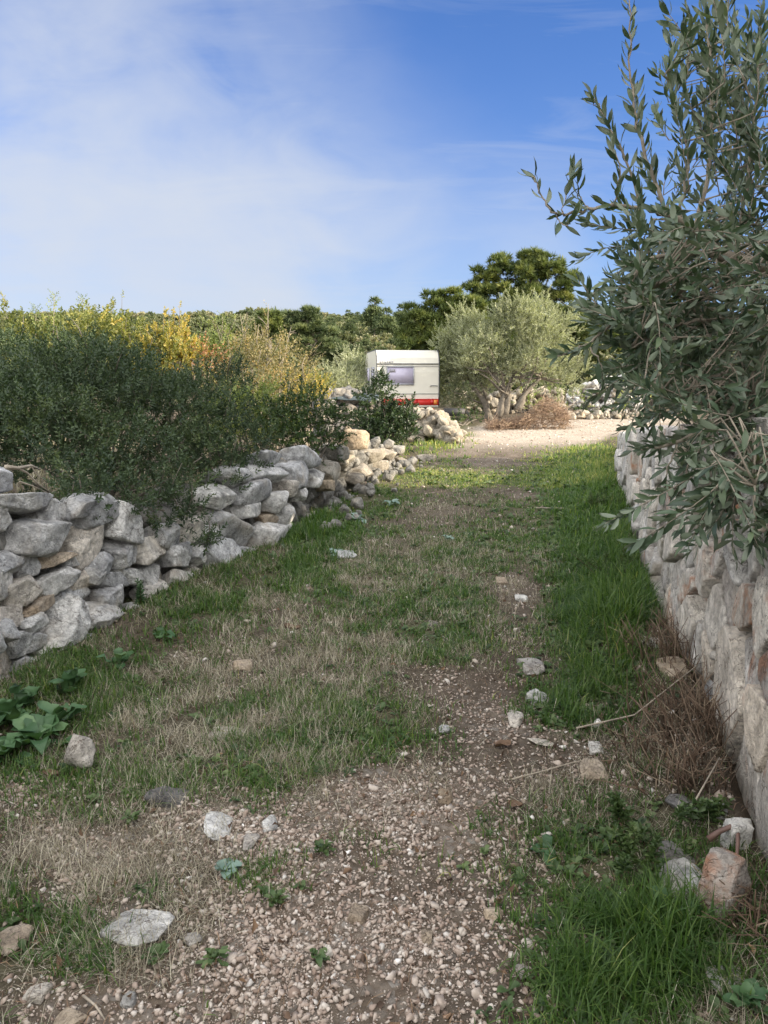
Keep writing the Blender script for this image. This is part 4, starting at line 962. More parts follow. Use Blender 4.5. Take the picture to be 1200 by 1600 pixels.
# ---- plants one can point to
def rosette_plant(px, py, n, L, w, mat, label, seed, name='weed', el=1.0, h=0.0, cat='plant', group=None, loc=None):
    rng = np.random.default_rng(seed); g = G(px, py) if loc is None else np.array(loc, float)
    V, T, A = proto_rosette(rng, n, L, w, el, 1.1)
    # subtle leaf stems lift upper leaves
    V = V + g + np.array([0, 0, .01])
    o = mk(name, V, T, MT[mat], loc=tuple(g), smooth=True, attrs={'var': np.clip(.5 + A, 0, 1)})
    return tag(o, label, cat, group)
for i, (px, py, n, L, w, mat, lab, el) in enumerate([
    (60, 1165, 20, .17, .085, 'dock', 'largest broad-leaved weed beside the upright pinkish stone, lower left', .95),
    (15, 1130, 16, .16, .08, 'dock', 'broad-leaved weed at the left edge against the boulder wall', .8),
    (110, 1085, 15, .15, .065, 'dock', 'broad-leaved weed above the largest one, at the wall foot', .6),
    (88, 1135, 14, .15, .07, 'dock', 'broad-leaved weed wedged between the largest one and the boulder wall', .7),
    (35, 1110, 14, .15, .07, 'dock', 'dark broad-leaved weed against the lowest wall boulders', .6),
    (5, 1185, 14, .15, .07, 'dock', 'broad-leaved weed cut by the left edge, below the others', .9),
    (185, 1045, 13, .14, .055, 'dock', 'lighter broad-leaved weed in grass at the foot of the boulder wall', .6),
    (250, 1000, 8, .12, .05, 'dock', 'small broad-leaved weed farthest along the foot of the boulder wall', .8),
    (352, 1365, 11, .06, .036, 'glaucous', 'grey blue crumpled leafy weed on gravel near the bluish slab', 1.0),
    (495, 1500, 11, .035, .018, 'herb', 'clover-like weed with small leaves on the left gravel', 1.0),
    (245, 1500, 16, .045, .02, 'herb', 'small green clover-like weed below the largest flat slab', 1.0),
    (335, 1505, 16, .05, .015, 'herb', 'spiky green weed between two gravel patches at lower left', .9),
    (430, 1415, 22, .05, .016, 'herb', 'bushy green weed at the left edge of the central gravel', .8),
    (505, 1335, 18, .05, .016, 'herb', 'dark green tuft at the upper left of the central gravel', .8),
    (205, 1285, 16, .05, .02, 'herb', 'green weed in the reddish gravel patch on the left', .9),
    (845, 1338, 7, .075, .045, 'dock', 'weed with blunt round leaves in the grass right of the gravel', 1.0),
    (1050, 1440, 4, .10, .055, 'dock', 'weed with two big oval upright leaves in the lower right grass', .5),
    (1165, 1580, 14, .075, .035, 'dock', 'broad-leaved weed in the bottom right corner', .7),
    (455, 832, 9, .13, .06, 'glaucous', 'grey green weed nearest the boulders, left of the lane', 1.0),
    (560, 815, 10, .16, .07, 'glaucous', 'spreading grey green weed in the middle of the left verge', 1.0),
    (530, 868, 9, .12, .06, 'glaucous', 'grey green weed around a grey stone on the left verge', 1.0),
    (610, 790, 9, .17, .07, 'glaucous', 'grey green weed farthest up the left verge', 1.0),
    (700, 845, 8, .10, .05, 'glaucous', 'lone grey green weed on the grassy crown of the lane', 1.1),
]):
    rosette_plant(px, py, n, L, w, mat, lab, 300 + i, el=el, group='low weeds dotted over the lane')
def stem_weed(px, py, base, h_, n, mat, label, seed, spread=.05, leaf=.05, name='weed', cat='plant'):
    rng = np.random.default_rng(seed); root = thing(name, base, label, cat)
    st = Acc(); lf = Acc(); pr = [proto_sprig(rng, 8, .05, leaf, leaf * .42, 1.25) for _ in range(4)]
    for k in range(n):
        b = np.array(base) + np.array([rng.normal(0, spread * .4), rng.normal(0, spread * .4), 0]); tip = b + np.array([rng.normal(0, spread), rng.normal(0, spread), h_ * rng.uniform(.7, 1.1)])
        ts = np.linspace(0, 1, 6)[:, None]; P = b + (tip - b) * ts; st.tube(P, np.linspace(.003, .0012, 6), 4)
        q = np.linspace(.25, 1, 9)[:, None]; PP = b + (tip - b) * q
        scatter(lf, pr, PP, np.stack([rng.normal(0, .25, 9), rng.normal(0, .25, 9), np.ones(9)], -1), 1.25 - .5 * q[:, 0], np.clip(rng.normal(.5, .15, 9), 0, 1), rng)
    st.build('stem', MT['brown_stalk'], root); lf.build('leaves', MT[mat], root)
hit = wall_hit(207, 960, LWALL_LINE); stem_weed(0, 0, hit[1] + np.array([.08, -.05, 0]), .20, 3, 'dock', 'bright green nettle-like weed growing from the boulder wall', 401, .02, .035)
for k, (px, py, h_, n, lab) in enumerate([(1000, 1375, .12, 4, 'leafy upright weed left of the flat grey slab by the right wall'), (985, 1300, .07, 3, 'leafy weed below the trailing dry stalks'), (955, 905, .2, 9, 'leafy weed thicket in the tall grass against the right wall'),
                                         (930, 800, .2, 9, 'leafy weed thicket at the far part of the right wall'), (1105, 1290, .05, 3, 'tiny fresh green weed at the foot of the right wall')]):
    stem_weed(px, py, G(px, py), h_, n, 'herb', lab, 410 + k, .05 if k not in (2, 3) else .16, .035)

# dead stalks at the foot of the right wall
def stalks(label, c, n, h0, h1, spread, seed, lean=.35, name='dead_stalks'):
    rng = np.random.default_rng(seed); acc = Acc()
    for k in range(n):
        b = np.array([c[0] + rng.normal(0, spread), c[1] + rng.normal(0, spread * 1.6), 0]); b[0] = min(b[0], xR(b[1]) - .02); b[2] = H(b[0], b[1])
        h_ = rng.uniform(h0, h1); az = rng.random() * 6.28; ln = abs(rng.normal(0, lean)); d = np.array([math.cos(az) * ln - .12, math.sin(az) * ln, 1.]); d = unit(d)
        mid = b + d * h_ * .5 + rng.normal(0, .01, 3); e = b + d * h_ + np.array([rng.normal(0, .05), rng.normal(0, .05), -ln * .1 * h_])
        e[0] = min(e[0], xR(e[1]) + .0)
        w = rng.uniform(.0012, .0034); acc.tube([b, mid, e], [w, w * .8, w * .5], 4, np.clip(rng.normal(.45, .22), 0, 1))
        if rng.random() < .5:
            for q in range(2): acc.tube([mid, mid + unit(d + rng.normal(0, .8, 3)) * h_ * .3], [w * .5, w * .3], 3, np.clip(rng.normal(.55, .2), 0, 1))
    o = acc.build(name, MT['brown_stalk'], loc=(c[0], c[1], H(c[0], c[1]))) 
    return tag(o, label, 'dead plant')
g = G(1075, 1150); stalks('thick clump of dead brown stalks leaning on the right wall', (g[0] + .03, g[1] + .1), 230, .06, .24, .10, 501, .6)
g = G(1085, 1230); stalks('cut brown stalk stubs below the thick dead clump by the right wall', (g[0], g[1]), 70, .06, .15, .05, 502, .15)
g = G(1020, 1190); stalks('sparse yellowish dead stalks spreading from the clump into the grass', (g[0], g[1]), 90, .06, .18, .09, 503, 1.2)
g = G(1165, 1455); stalks('small stump of cut stalks beside the red stained block', (g[0], g[1]), 60, .04, .12, .035, 504, .2)
g = G(1045, 1030); stalks('fine pale dead stems against the wall above the thick clump', (g[0], g[1]), 120, .10, .26, .10, 505, .5)
def stick(name, pts, r, mat, label, cat, side=5, group=None):
    acc = Acc(); P = np.array(pts); acc.tube(P, np.linspace(r, r * .5, len(P)), side, .5, .2)
    o = acc.build(name, MT[mat], loc=tuple(P[0]), smooth=True); return tag(o, label, cat, group)
def gl(px, py, dz=.012): p = G(px, py); p[2] += dz; return p
stick('twig', [gl(800, 1222), gl(850, 1212, .02), gl(890, 1200, .02), gl(960, 1185, .02)], .004, 'dead_twig', 'long thin twig lying across the grass near the dead stalks', 'twig')
stick('twig', [gl(900, 1148, .03), gl(990, 1138, .06), gl(1085, 1095, .16)], .005, 'dead_twig', 'pale stick propped on the thick dead clump', 'twig')
stick('twig', [gl(1065, 1300, .02), gl(1090, 1275, .08), gl(1120, 1235, .12)], .004, 'dead_twig', 'pale leaning stick above the bent pipe', 'twig')
stick('twig', [gl(130, 1562), gl(150, 1580, .015), gl(165, 1600, .01)], .004, 'dead_twig', 'dark twig in the bottom left gravel', 'twig')
stick('twig', [gl(835, 795), gl(880, 798, .03), gl(925, 803, .02)], .008, 'dead_twig', 'twig lying on the lane beside the far tall grass', 'twig')
def wallpt(px, py, out=.05):
    h_ = wall_hit(px, py, LWALL_LINE); return h_[1] + np.array([h_[2][1], -h_[2][0], 0]) * out
def dead_branch():
    acc = Acc()
    for pts, r in (([(-8, 729), (12, 731), (32, 727), (46, 733)], .012), ([(12, 731), (25, 738), (45, 757), (62, 768)], .007), ([(32, 727), (42, 742), (58, 752)], .004), ([(14, 752), (35, 759), (60, 770)], .005)):
        P = [wallpt(px, py, .06) for px, py in pts]; acc.tube(P, np.linspace(r, r * .4, len(P)), 5, .5, .2)
    o = acc.build('dead_branch', MT['dead_twig'], loc=tuple(wallpt(10, 730)), smooth=True); tag(o, 'bleached dead branch lying on the topmost boulder at the left edge', 'branch')
dead_branch()
MT['pipe'] = m_plain('rusty_pipe', (.13, .075, .06), .6, 0, .3, 50, .3)
stick('pipe', [gl(1105, 1335, .05), gl(1122, 1330, .065), gl(1142, 1326, .075), gl(1150, 1330, .065), gl(1151, 1342, .05), gl(1150, 1362, .01)], .0095, 'pipe', 'bent rusty brown pipe end sticking up beside the right wall', 'pipe', 8)
def crumpled(px, py, s, label, seed, name='dead_leaf', mat='deadleaf', cat='leaf'):
    rng = np.random.default_rng(seed); g = G(px, py)
    V = []; n = 7
    for i in range(n):
        for j in range(n):
            u, v = i / (n - 1) - .5, j / (n - 1) - .5; w = math.sqrt(max(.02, 1 - (2.0 * u) ** 2)) 
            V.append((u * s * 2, v * s * 1.3 * w, abs(v) * s * .7 + .35 * s * fbm(np.array([u * 4, v * 4, seed]), 2)))
    V = np.array(V); V[:, 2] -= V[:, 2].min()
    Q = np.array([(i * n + j, (i + 1) * n + j, (i + 1) * n + j + 1, i * n + j + 1) for i in range(n - 1) for j in range(n - 1)], np.int32)
    a = rng.random() * .6 - .3; R = np.array([[math.cos(a), -math.sin(a), 0], [math.sin(a), math.cos(a), 0], [0, 0, 1]])
    tag(mk(name, V @ R.T + g + [0, 0, .004], Q, MT[mat], loc=tuple(g), smooth=True, attrs={'var': np.clip(rng.normal(.4, .1, len(V)), 0, 1)}), label, cat)
crumpled(786, 1168, .034, 'large crumpled brown dead leaf near the slender flat stone', 601)
crumpled(806, 1262, .026, 'dark purplish dead leaf at the edge of the lower right grass', 602)
crumpled(457, 985, .05, 'dark brown curled dead leaf in the matted dry grass on the left', 603)
crumpled(80, 1215, .03, 'reddish dead leaf under the largest broad-leaved weed', 604)

# ------------------------------------------------------------------ shrubs
def clump_shell(rng, cx, cy, cz, rx, ry, rz, n, r0, r1, low=-.6):
    """clump centres through an ellipsoid, most of them towards its skin"""
    C = []
    while len(C) < n:
        d = rng.normal(0, 1, 3); d /= np.linalg.norm(d)
        if d[2] < low: continue
        k = rng.uniform(.45, 1.0); C.append((cx + d[0] * rx * k, cy + d[1] * ry * k, cz + d[2] * rz * k))
    return np.array(C), rng.uniform(r0, r1, n)
def shrub(name, label, base, clumps, radii, protos, per, mat, seed, scale=1.0, stems=9, cat='shrub', group=None, var=(.45, .14), core=None, bias=(0, 0, .35), stem_mat='bark', shoots=0, shoot_len=.35, stem_r=.02):
    rng = np.random.default_rng(seed); root = thing(name, base, label, cat, group)
    P, D, Cn = clumps_points(rng, clumps, radii, per, 1.0, .42, bias); k = P[:, 2] > hgt(P[:, 0], P[:, 1]) + .02
    P, D, Cn = P[k], D[k], Cn[k]
    lf = Acc(); scatter(lf, protos, P, D, scale * rng.uniform(.7, 1.25, len(P)), np.clip(var[0] + var[1] * Cn * .95 + rng.normal(0, var[1], len(P)), 0, 1), rng)
    st = Acc()
    for i in rng.choice(len(clumps), min(stems, len(clumps)), replace=False):
        e = np.array(clumps[i]); b = np.array(base) + np.array([rng.normal(0, .08), rng.normal(0, .08), -.05]); m_ = (b + e) / 2 + rng.normal(0, .08, 3); 
        ts = np.linspace(0, 1, 7)[:, None]; Pp = (1 - ts) ** 2 * b + 2 * ts * (1 - ts) * m_ + ts ** 2 * e
        st.tube(Pp, np.linspace(stem_r, stem_r * .3, 7), 5, .5, .2)
    for i in range(shoots):
        j = rng.integers(len(P)); b = P[j]; d = unit(np.array([rng.normal(0, .3), rng.normal(0, .3), 1.])); L_ = shoot_len * rng.uniform(.6, 1.3)
        Q_ = [b, b + d * L_ * .5 + rng.normal(0, .02, 3), b + d * L_]; st.tube(Q_, [.006, .004, .002], 4)
        tt = rng.random(9)[:, None]; scatter(lf, protos, b + d * L_ * tt, np.tile(d, (9, 1)) + rng.normal(0, .5, (9, 3)), scale * .7, np.clip(rng.normal(var[0] + .1, var[1], 9), 0, 1), rng)
    st.build('branches', MT[stem_mat], root, smooth=True); lf.build('leaves', MT[mat], root)
    return root
rg = np.random.default_rng(77)
PR_LENT = [proto_sprig(rg, 12, .12, .040, .015, .95) for _ in range(5)]
PR_SMALL = [proto_sprig(rg, 8, .10, .045, .026, .95, pairs=False) for _ in range(5)]
PR_BAY = [proto_sprig(rg, 9, .11, .065, .026, .9, pairs=False) for _ in range(5)]
PR_THIN = [proto_sprig(rg, 5, .16, .035, .022, .8, pairs=False) for _ in range(5)]
PR_OLV = [proto_sprig(rg, 12, .22, .06, .016, .65) for _ in range(5)]

for k_, (bx, by, lab_) in enumerate([(-6.2, 7.5, 'low scrub bush in the field left of the big evergreen shrub'), (-8.0, 10.5, 'broad scrub bush far out in the left field'), (-5.6, 4.2, 'small scrub bush behind the near end of the boulder wall'), (-9.5, 6.0, 'lone scrub bush at the far left of the field')]):
    rr_ = np.random.default_rng(950 + k_); c0 = np.array([bx, by, H(bx, by) + .55]); C_, R_ = clump_shell(rr_, *c0, 1.0, .9, .6, 16, .3, .5)
    shrub('scrub_bush', lab_, (bx, by, H(bx, by)), C_, R_, PR_SMALL, 420, 'scrub', 960 + k_, 1.3)
# big dark lentisk overhanging the left wall: several lobes, traced from its outline
def lentisk():
    rng = np.random.default_rng(41); C = []; R = []
    for (px, py, Y, r) in [(a_, b_ + (48 if b_ < 610 else 0), c_, d_ * (.85 if b_ < 610 else 1)) for a_, b_, c_, d_ in [(20, 560, 6.2, .5), (90, 548, 6.4, .5), (150, 548, 6.4, .48), (220, 575, 6.5, .48), (280, 600, 6.5, .45), (330, 640, 6.6, .42), (355, 700, 6.6, .36), (40, 620, 5.6, .48), (110, 630, 5.6, .5), (180, 635, 5.8, .5),
                           (250, 660, 6.0, .45), (300, 715, 6.1, .38), (30, 685, 5.0, .36), (100, 695, 5.0, .38), (170, 705, 5.2, .38), (235, 735, 5.4, .33), (70, 735, 4.7, .18), (130, 765, 4.55, .19), (185, 775, 4.75, .19), (235, 790, 4.95, .16), (285, 780, 5.45, .24), (335, 755, 6.0, .26),
                           (150, 795, 4.45, .10), (110, 770, 4.3, .12), (205, 800, 4.7, .11), (300, 815, 5.3, .13), (325, 845, 5.3, .07), (255, 830, 5.0, .08), (385, 700, 6.9, .26), (370, 740, 6.6, .2), (-40, 600, 5.8, .5), (-60, 680, 5.2, .45), (-40, 530, 6.5, .5), (-110, 600, 5.8, .6), (15, 520, 7.0, .35), (120, 515, 7.2, .3),
                           (70, 590, 6.9, .5), (200, 600, 7.2, .5), (300, 650, 7.2, .45), (60, 720, 6.0, .45), (160, 730, 6.2, .45), (260, 740, 6.6, .4), (-30, 730, 5.6, .4)]]:
        c = at(px, py, Y); C.append(c); R.append(r * .82)
        for k in range(3):
            d = rng.normal(0, 1, 3); d /= np.linalg.norm(d); C.append(c + d * r * .62); R.append(r * rng.uniform(.28, .5))
    shrub('lentisk_shrub', 'huge dense dark green evergreen shrub overhanging the boulder wall on the left', (-2.4, 6.2, H(-2.4, 6.2)), np.array(C), np.array(R), PR_LENT, 900, 'lentisk', 42, 1.0, stems=16, var=(.40, .15), bias=(0, -.1, .5), shoots=120, shoot_len=.22)
lentisk()
def lobes(spec, rng, k=3):
    C = []; R = []
    for (px, py, Y, r) in spec:
        c = at(px, py + (34 if py < 560 and Y < 10.5 and px < 480 else 0), Y); C.append(c); R.append(r * .8)
        for _ in range(k):
            d = rng.normal(0, 1, 3); d /= np.linalg.norm(d); C.append(c + d * r * .65); R.append(r * rng.uniform(.3, .55))
    return np.array(C), np.array(R)
def pshrub(name, label, spec, protos, per, mat, seed, base=None, **kw):
    rng = np.random.default_rng(seed); C, R = lobes(spec, rng)
    m_ = np.mean([at(a, b, Y) for a, b, Y, r in spec], axis=0); base = base or (m_[0], m_[1], H(m_[0], m_[1]))
    return shrub(name, label, base, C, R, protos, per, mat, seed + 1, **kw)
YG = 'autumn shrubs behind the big evergreen shrub'
pshrub('autumn_shrub', 'yellow green leafy shrub rising behind the left part of the evergreen shrub', [(60, 530, 9.4, .55), (130, 515, 9.6, .6), (200, 530, 9.4, .55), (180, 505, 9.6, .4), (90, 505, 9.8, .4), (20, 540, 9.2, .5), (150, 560, 9, .5)], PR_SMALL, 672, 'yellow', 51, var=(.3, .16), shoots=50, group=YG, scale=1.25)
pshrub('autumn_shrub', 'bright yellow upright shrub, the most vivid of the autumn shrubs', [(262, 545, 9.2, .34), (255, 520, 9.3, .25), (275, 510, 9.3, .22), (268, 575, 9, .35), (285, 560, 9.2, .28), (262, 500, 9.3, .15)], PR_SMALL, 736, 'yellow', 53, var=(.66, .16), shoots=26, group=YG, scale=1.15)
pshrub('autumn_shrub', 'russet red thin shrub beside the bright yellow one', [(300, 560, 9.4, .28), (310, 540, 9.5, .22), (318, 580, 9.3, .28)], PR_THIN, 720, 'red', 55, var=(.5, .15), stem_mat='twig', group=YG)
pshrub('autumn_shrub', 'grey green shrub with upright tips between the red and the golden shrubs', [(335, 550, 10, .4), (345, 530, 10.2, .3), (320, 525, 10.2, .3)], PR_SMALL, 640, 'palegreen', 57, var=(.4, .12), shoots=30, group=YG)
pshrub('autumn_shrub', 'golden brown half bare shrub with fine twigs, left of the caravan', [(385, 580, 9.6, .42), (420, 570, 9.8, .5), (455, 580, 10, .42), (410, 545, 10, .36), (440, 610, 9.6, .4), (360, 620, 9.2, .4), (410, 630, 9.2, .4)], PR_THIN, 750, 'golden', 59, var=(.4, .2), stem_mat='twig', stems=14, shoots=24, shoot_len=.35, group=YG)
pshrub('autumn_shrub', 'pale yellowish green shrub between the evergreen and the round dark bush', [(375, 655, 8.6, .36), (395, 640, 8.8, .34), (360, 690, 8.2, .3), (400, 680, 8.4, .28), (345, 650, 8.6, .3)], PR_SMALL, 832, 'palegreen', 61, var=(.5, .2), group=YG)
pshrub('autumn_shrub', 'orange and yellow leaved shrub top above the round dark bush', [(470, 615, 11.6, .4), (490, 605, 11.8, .3), (450, 625, 11.4, .3), (500, 620, 11.8, .2)], PR_SMALL, 672, 'yellow', 63, var=(.72, .2), group=YG, stem_mat='twig')
pshrub('round_bush', 'round dark green bush with sunlit top behind the far end of the boulder wall', [(432, 665, 8.3, .32), (450, 692, 8.2, .34), (445, 660, 8.5, .34), (480, 645, 8.6, .38), (512, 668, 8.7, .34), (470, 695, 8.4, .36), (508, 695, 8.5, .28), (426, 690, 8.1, .26), (525, 655, 8.8, .18), (488, 625, 8.7, .2)], PR_SMALL, 832, 'roundbush', 65, var=(.33, .15), scale=.85)
pshrub('glossy_bush', 'dark glossy leaved bush standing in front of the caravan corner', [(600, 665, 15, .52), (590, 630, 15, .38), (598, 605, 15, .2), (625, 655, 15, .35), (575, 668, 15, .4), (608, 690, 14.8, .45), (640, 632, 15.1, .1), (575, 695, 14.8, .35), (590, 592, 15, .1), (630, 680, 14.9, .3)], PR_BAY, 600, 'bay', 67, var=(.42, .16), scale=1.25)
# feathery saplings above the shrubs
def sapling(px, py0, py1, Y, label, seed):
    rng = np.random.default_rng(seed); b = at(px, py0, Y); t = at(px + rng.normal(0, 3), py1, Y); g0 = np.array([b[0], b[1], H(b[0], b[1])])
    root = thing('sapling', g0, label, 'sapling', 'feathery saplings above the shrubs'); st = Acc(); lf = Acc()
    st.tube([g0, (g0 + b) / 2, b, t], [.016, .012, .008, .003], 5)
    pr = [proto_sprig(rng, 10, .16, .05, .018, 1.2) for _ in range(3)]
    n = 26; q = np.linspace(0, 1, n)[:, None]; P = b + (t - b) * q; az = np.arange(n) * 2.4
    D = np.stack([np.cos(az), np.sin(az), .55 + .6 * q[:, 0]], -1); scatter(lf, pr, P, D, 1.15 - .55 * q[:, 0], np.clip(rng.normal(.45, .15, n), 0, 1), rng)
    st.build('stem', MT['twig'], root); lf.build('leaves', MT['palegreen'], root)
sapling(83, 540, 462, 9.2, 'tallest feathery sapling sticking up above the left shrubs', 701)
sapling(132, 530, 466, 9.4, 'feathery sapling with tiered leaves, second from the left edge', 702)
sapling(55, 540, 482, 9.3, 'shorter feathery sapling left of the tallest one', 703)
sapling(182, 540, 492, 9.4, 'short feathery sapling left of the bright yellow shrub', 704)
sapling(345, 560, 495, 10.2, 'slender feathery sapling above the grey green shrub', 705)
def bare_twigs(label, spec, Y, seed, name='bare_shrub'):
    rng = np.random.default_rng(seed); b0 = at(spec[0][0], spec[0][1], Y); g0 = np.array([b0[0], b0[1], H(b0[0], b0[1])]); acc = Acc()
    for (x0, y0, x1, y1) in [s for s in spec]:
        a, b = at(x0, y0, Y), at(x1, y1, Y + rng.normal(0, .3)); m_ = (a + b) / 2 + rng.normal(0, .05, 3)
        acc.tube([g0, a, m_, b], [.014, .010, .006, .002], 4)
        for k in range(9):
            t = rng.random(); s = a + (b - a) * (.2 + .8 * t); e = s + unit((b - a) + rng.normal(0, .5, 3) * np.linalg.norm(b - a)) * rng.uniform(.12, .35); acc.tube([s, (s + e) / 2 + rng.normal(0, .015, 3), e], [.005, .003, .0015], 3)
    tag(acc.build(name, MT['twig'], loc=tuple(g0)), label, 'shrub')
bare_twigs('leafless grey twigs rising above the golden half bare shrub', [(400, 600, 375, 490), (420, 600, 420, 500), (430, 600, 455, 510), (440, 600, 490, 555), (410, 600, 395, 520), (440, 610, 478, 590)], 10.2, 711)

# ------------------------------------------------------------------ caravan
def caravan():
    P0 = at(588, 640, 24.0); base = np.array([P0[0], P0[1], H(P0[0], P0[1])])
    root = thing('caravan', (0, 0, 0), 'small cream caravan with a red rear light bar and curtained rear window', 'caravan')
    M_ = {'body': m_plain('cream_paint', (.66, .64, .57), .42, 0, .05, 4, .05), 'trim': m_plain('dark_trim', (.07, .075, .085), .5), 'frame': m_plain('grey_window_frame', (.30, .31, .34), .4),
          'pane': m_plain('curtained_window', (.46, .43, .56), .18, 0, 0, 3, .06), 'red': m_plain('red_plastic', (.62, .035, .03), .35), 'dred': m_plain('deep_red_lens', (.40, .015, .015), .2), 'amber': m_plain('amber_lens', (.62, .22, .04), .25),
          'white': m_plain('white_plate', (.72, .72, .70), .4), 'tyre': m_plain('tyre_rubber', (.025, .025, .025), .8), 'steel': m_plain('zinc_steel', (.35, .35, .36), .5, .6), 'grey': m_plain('grey_plastic', (.30, .29, .34), .5)}
    W = 2.05; prof = [(0, .42), (-.02, .8), (-.02, 1.55), (0.0, 1.80), (.05, 2.0), (.16, 2.16), (.36, 2.25), (3.0, 2.27), (3.45, 2.16), (3.80, 1.80), (4.0, 1.25), (3.98, .42)]
    n = len(prof)
    def outline(x, s=0.0): 
        c = np.array([2.0, 1.3]); return [(x, y + (c[0] - y) * s, z + (c[1] - z) * s) for y, z in prof]
    V = outline(0, .018) + outline(.03, 0) + outline(W - .03, 0) + outline(W, .018)
    Q = []
    for r in range(3):
        for k in range(n): Q.append((r * n + k, r * n + (k + 1) % n, (r + 1) * n + (k + 1) % n, (r + 1) * n + k))
    me = bpy.data.meshes.new('body'); me.from_pydata(V, [], [tuple(reversed(q)) for q in Q] + [tuple(range(n)), tuple(reversed(range(3 * n, 4 * n)))]); me.materials.append(M_['body'])
    o = bpy.data.objects.new('body', me); COL.objects.link(o); o.parent = root
    bm = bmesh.new(); bm.from_mesh(me); bmesh.ops.recalc_face_normals(bm, faces=bm.faces); bm.to_mesh(me); bm.free()
    def part(name, fn, mat, parent=root, smooth=False):
        a = Acc(); fn(a); return a.build(name, M_[mat], parent, smooth=smooth)
    def rail(x):
        def f(a): a.tube([(x, y - .004 if y < 2 else y + .004, z) for y, z in prof[:-1]] , .017, 6)
        return f
    part('corner_trim', rail(.012), 'trim'); part('corner_trim', rail(W - .012), 'trim')
    part('seam_strip', lambda a: a.box((.03, -.034, 1.795), (W - .03, .012, 1.822)), 'trim')
    part('seam_strip', lambda a: a.box((.03, -.032, 1.73), (W - .03, -.018, 1.738)), 'grey')
    part('seam_strip', lambda a: a.box((.03, -.034, .850), (W - .03, -.018, .866)), 'trim')
    x0, x1, z0, z1 = .33, 1.22, 1.14, 1.74
    def fr(a):
        a.box((x0, -.055, z0), (x1, -.018, z0 + .045)); a.box((x0, -.055, z1 - .045), (x1, -.018, z1)); a.box((x0, -.055, z0 + .045), (x0 + .04, -.018, z1 - .045)); a.box((x1 - .04, -.055, z0 + .045), (x1, -.018, z1 - .045))
    w = part('window', fr, 'frame'); part('pane', lambda a: a.box((x0 + .04, -.043, z0 + .045), (x1 - .04, -.022, z1 - .045)), 'pane', w); part('vent_sticker', lambda a: a.box((x0 + .09, -.047, z1 - .2), (x0 + .28, -.0435, z1 - .09)), 'grey', w)
    part('grab_handle', lambda a: (a.tube([(1.76, -.02, 1.11), (1.76, -.09, 1.11), (1.80, -.10, 1.115), (1.93, -.10, 1.115), (1.97, -.09, 1.11), (1.97, -.02, 1.11)], .014, 6)), 'trim')
    lb = part('light_bar', lambda a: (a.box((.10, -.085, .50), (W - .04, -.022, .70)), a.box((.10, -.095, .685), (W - .04, -.085, .70))), 'red')
    for (xa, xb, mt, nm) in ((1.76, 1.86, 'dred', 'reflector'), (1.86, 1.97, 'amber', 'indicator'), (1.13, 1.34, 'dred', 'tail_light'), (.20, .42, 'dred', 'tail_light'), (.12, .19, 'amber', 'indicator')):
        part(nm, lambda a: a.box((xa, -.095, .525), (xb, -.086, .665)), mt, lb)
    part('lamp', lambda a: a.box((.97, -.096, .53), (1.12, -.086, .63)), 'white', lb)
    part('lower_strip', lambda a: a.box((.08, -.075, .44), (W - .04, -.022, .496)), 'body')
    def tri(cx):
        def f(a): a.add([(cx - .075, -.06, .28), (cx + .075, -.06, .28), (cx, -.06, .42), (cx - .075, -.05, .28), (cx + .075, -.05, .28), (cx, -.05, .42)], [(0, 1, 2), (5, 4, 3)], [(0, 3, 4, 1), (1, 4, 5, 2), (2, 5, 3, 0)])
        return f
    part('reflector', tri(1.85), 'dred'); part('reflector', tri(.2), 'dred')
    part('lettering', lambda a: [a.box((.12 + i * .075, -.036 + .03, 1.845 + .01 * (i % 2)), (.165 + i * .075, .012, 1.885)) for i in range(6)], 'grey')
    # side window, side skirt line, wheels, chassis, drawbar
    def swin(a, y0=.5, y1=1.35): a.box((-.03, y0, 1.15), (.012, y1, 1.72))
    s = part('window', swin, 'frame'); part('pane', lambda a: a.box((-.036, .55, 1.19), (-.0305, 1.30, 1.68)), 'pane', s)
    s = part('window', lambda a: a.box((-.03, 2.0, 1.15), (.012, 3.1, 1.72)), 'frame'); part('pane', lambda a: a.box((-.036, 2.05, 1.19), (-.0305, 3.05, 1.68)), 'pane', s)
    def wheel(x):
        def f(a):
            th = np.linspace(0, 2 * math.pi, 25)
            a.tube([(x, 2.2 + .2 * math.cos(t), .30 + .2 * math.sin(t)) for t in th], .095, 8)
        return f
    for x in (.12, W - .12):
        t = part('wheel', wheel(x), 'tyre', smooth=True); part('rim', lambda a: a.tube([(x - .06, 2.2, .30), (x + .06, 2.2, .30)], .14, 14), 'steel', t)
    part('chassis', lambda a: (a.box((.25, .15, .33), (.33, 3.9, .41)), a.box((W - .33, .15, .33), (W - .25, 3.9, .41)), a.tube([(.15, 2.2, .30), (W - .15, 2.2, .30)], .03, 6)), 'trim')
    part('drawbar', lambda a: (a.tube([(.3, 3.9, .37), (W / 2, 5.0, .40)], .035, 6), a.tube([(W - .3, 3.9, .37), (W / 2, 5.0, .40)], .035, 6), a.tube([(W / 2, 4.9, .40), (W / 2, 5.2, .42)], .05, 8), a.tube([(W / 2 + .1, 4.85, .0), (W / 2 + .1, 4.85, .6)], .025, 6)), 'steel')
    for x in (.3, W - .3): part('corner_steady', lambda a: a.tube([(x, .3, .36), (x, .15, .0)], .02, 5), 'steel')
    root.location = base; root.rotation_euler = (0, 0, rad(6.9))
caravan()
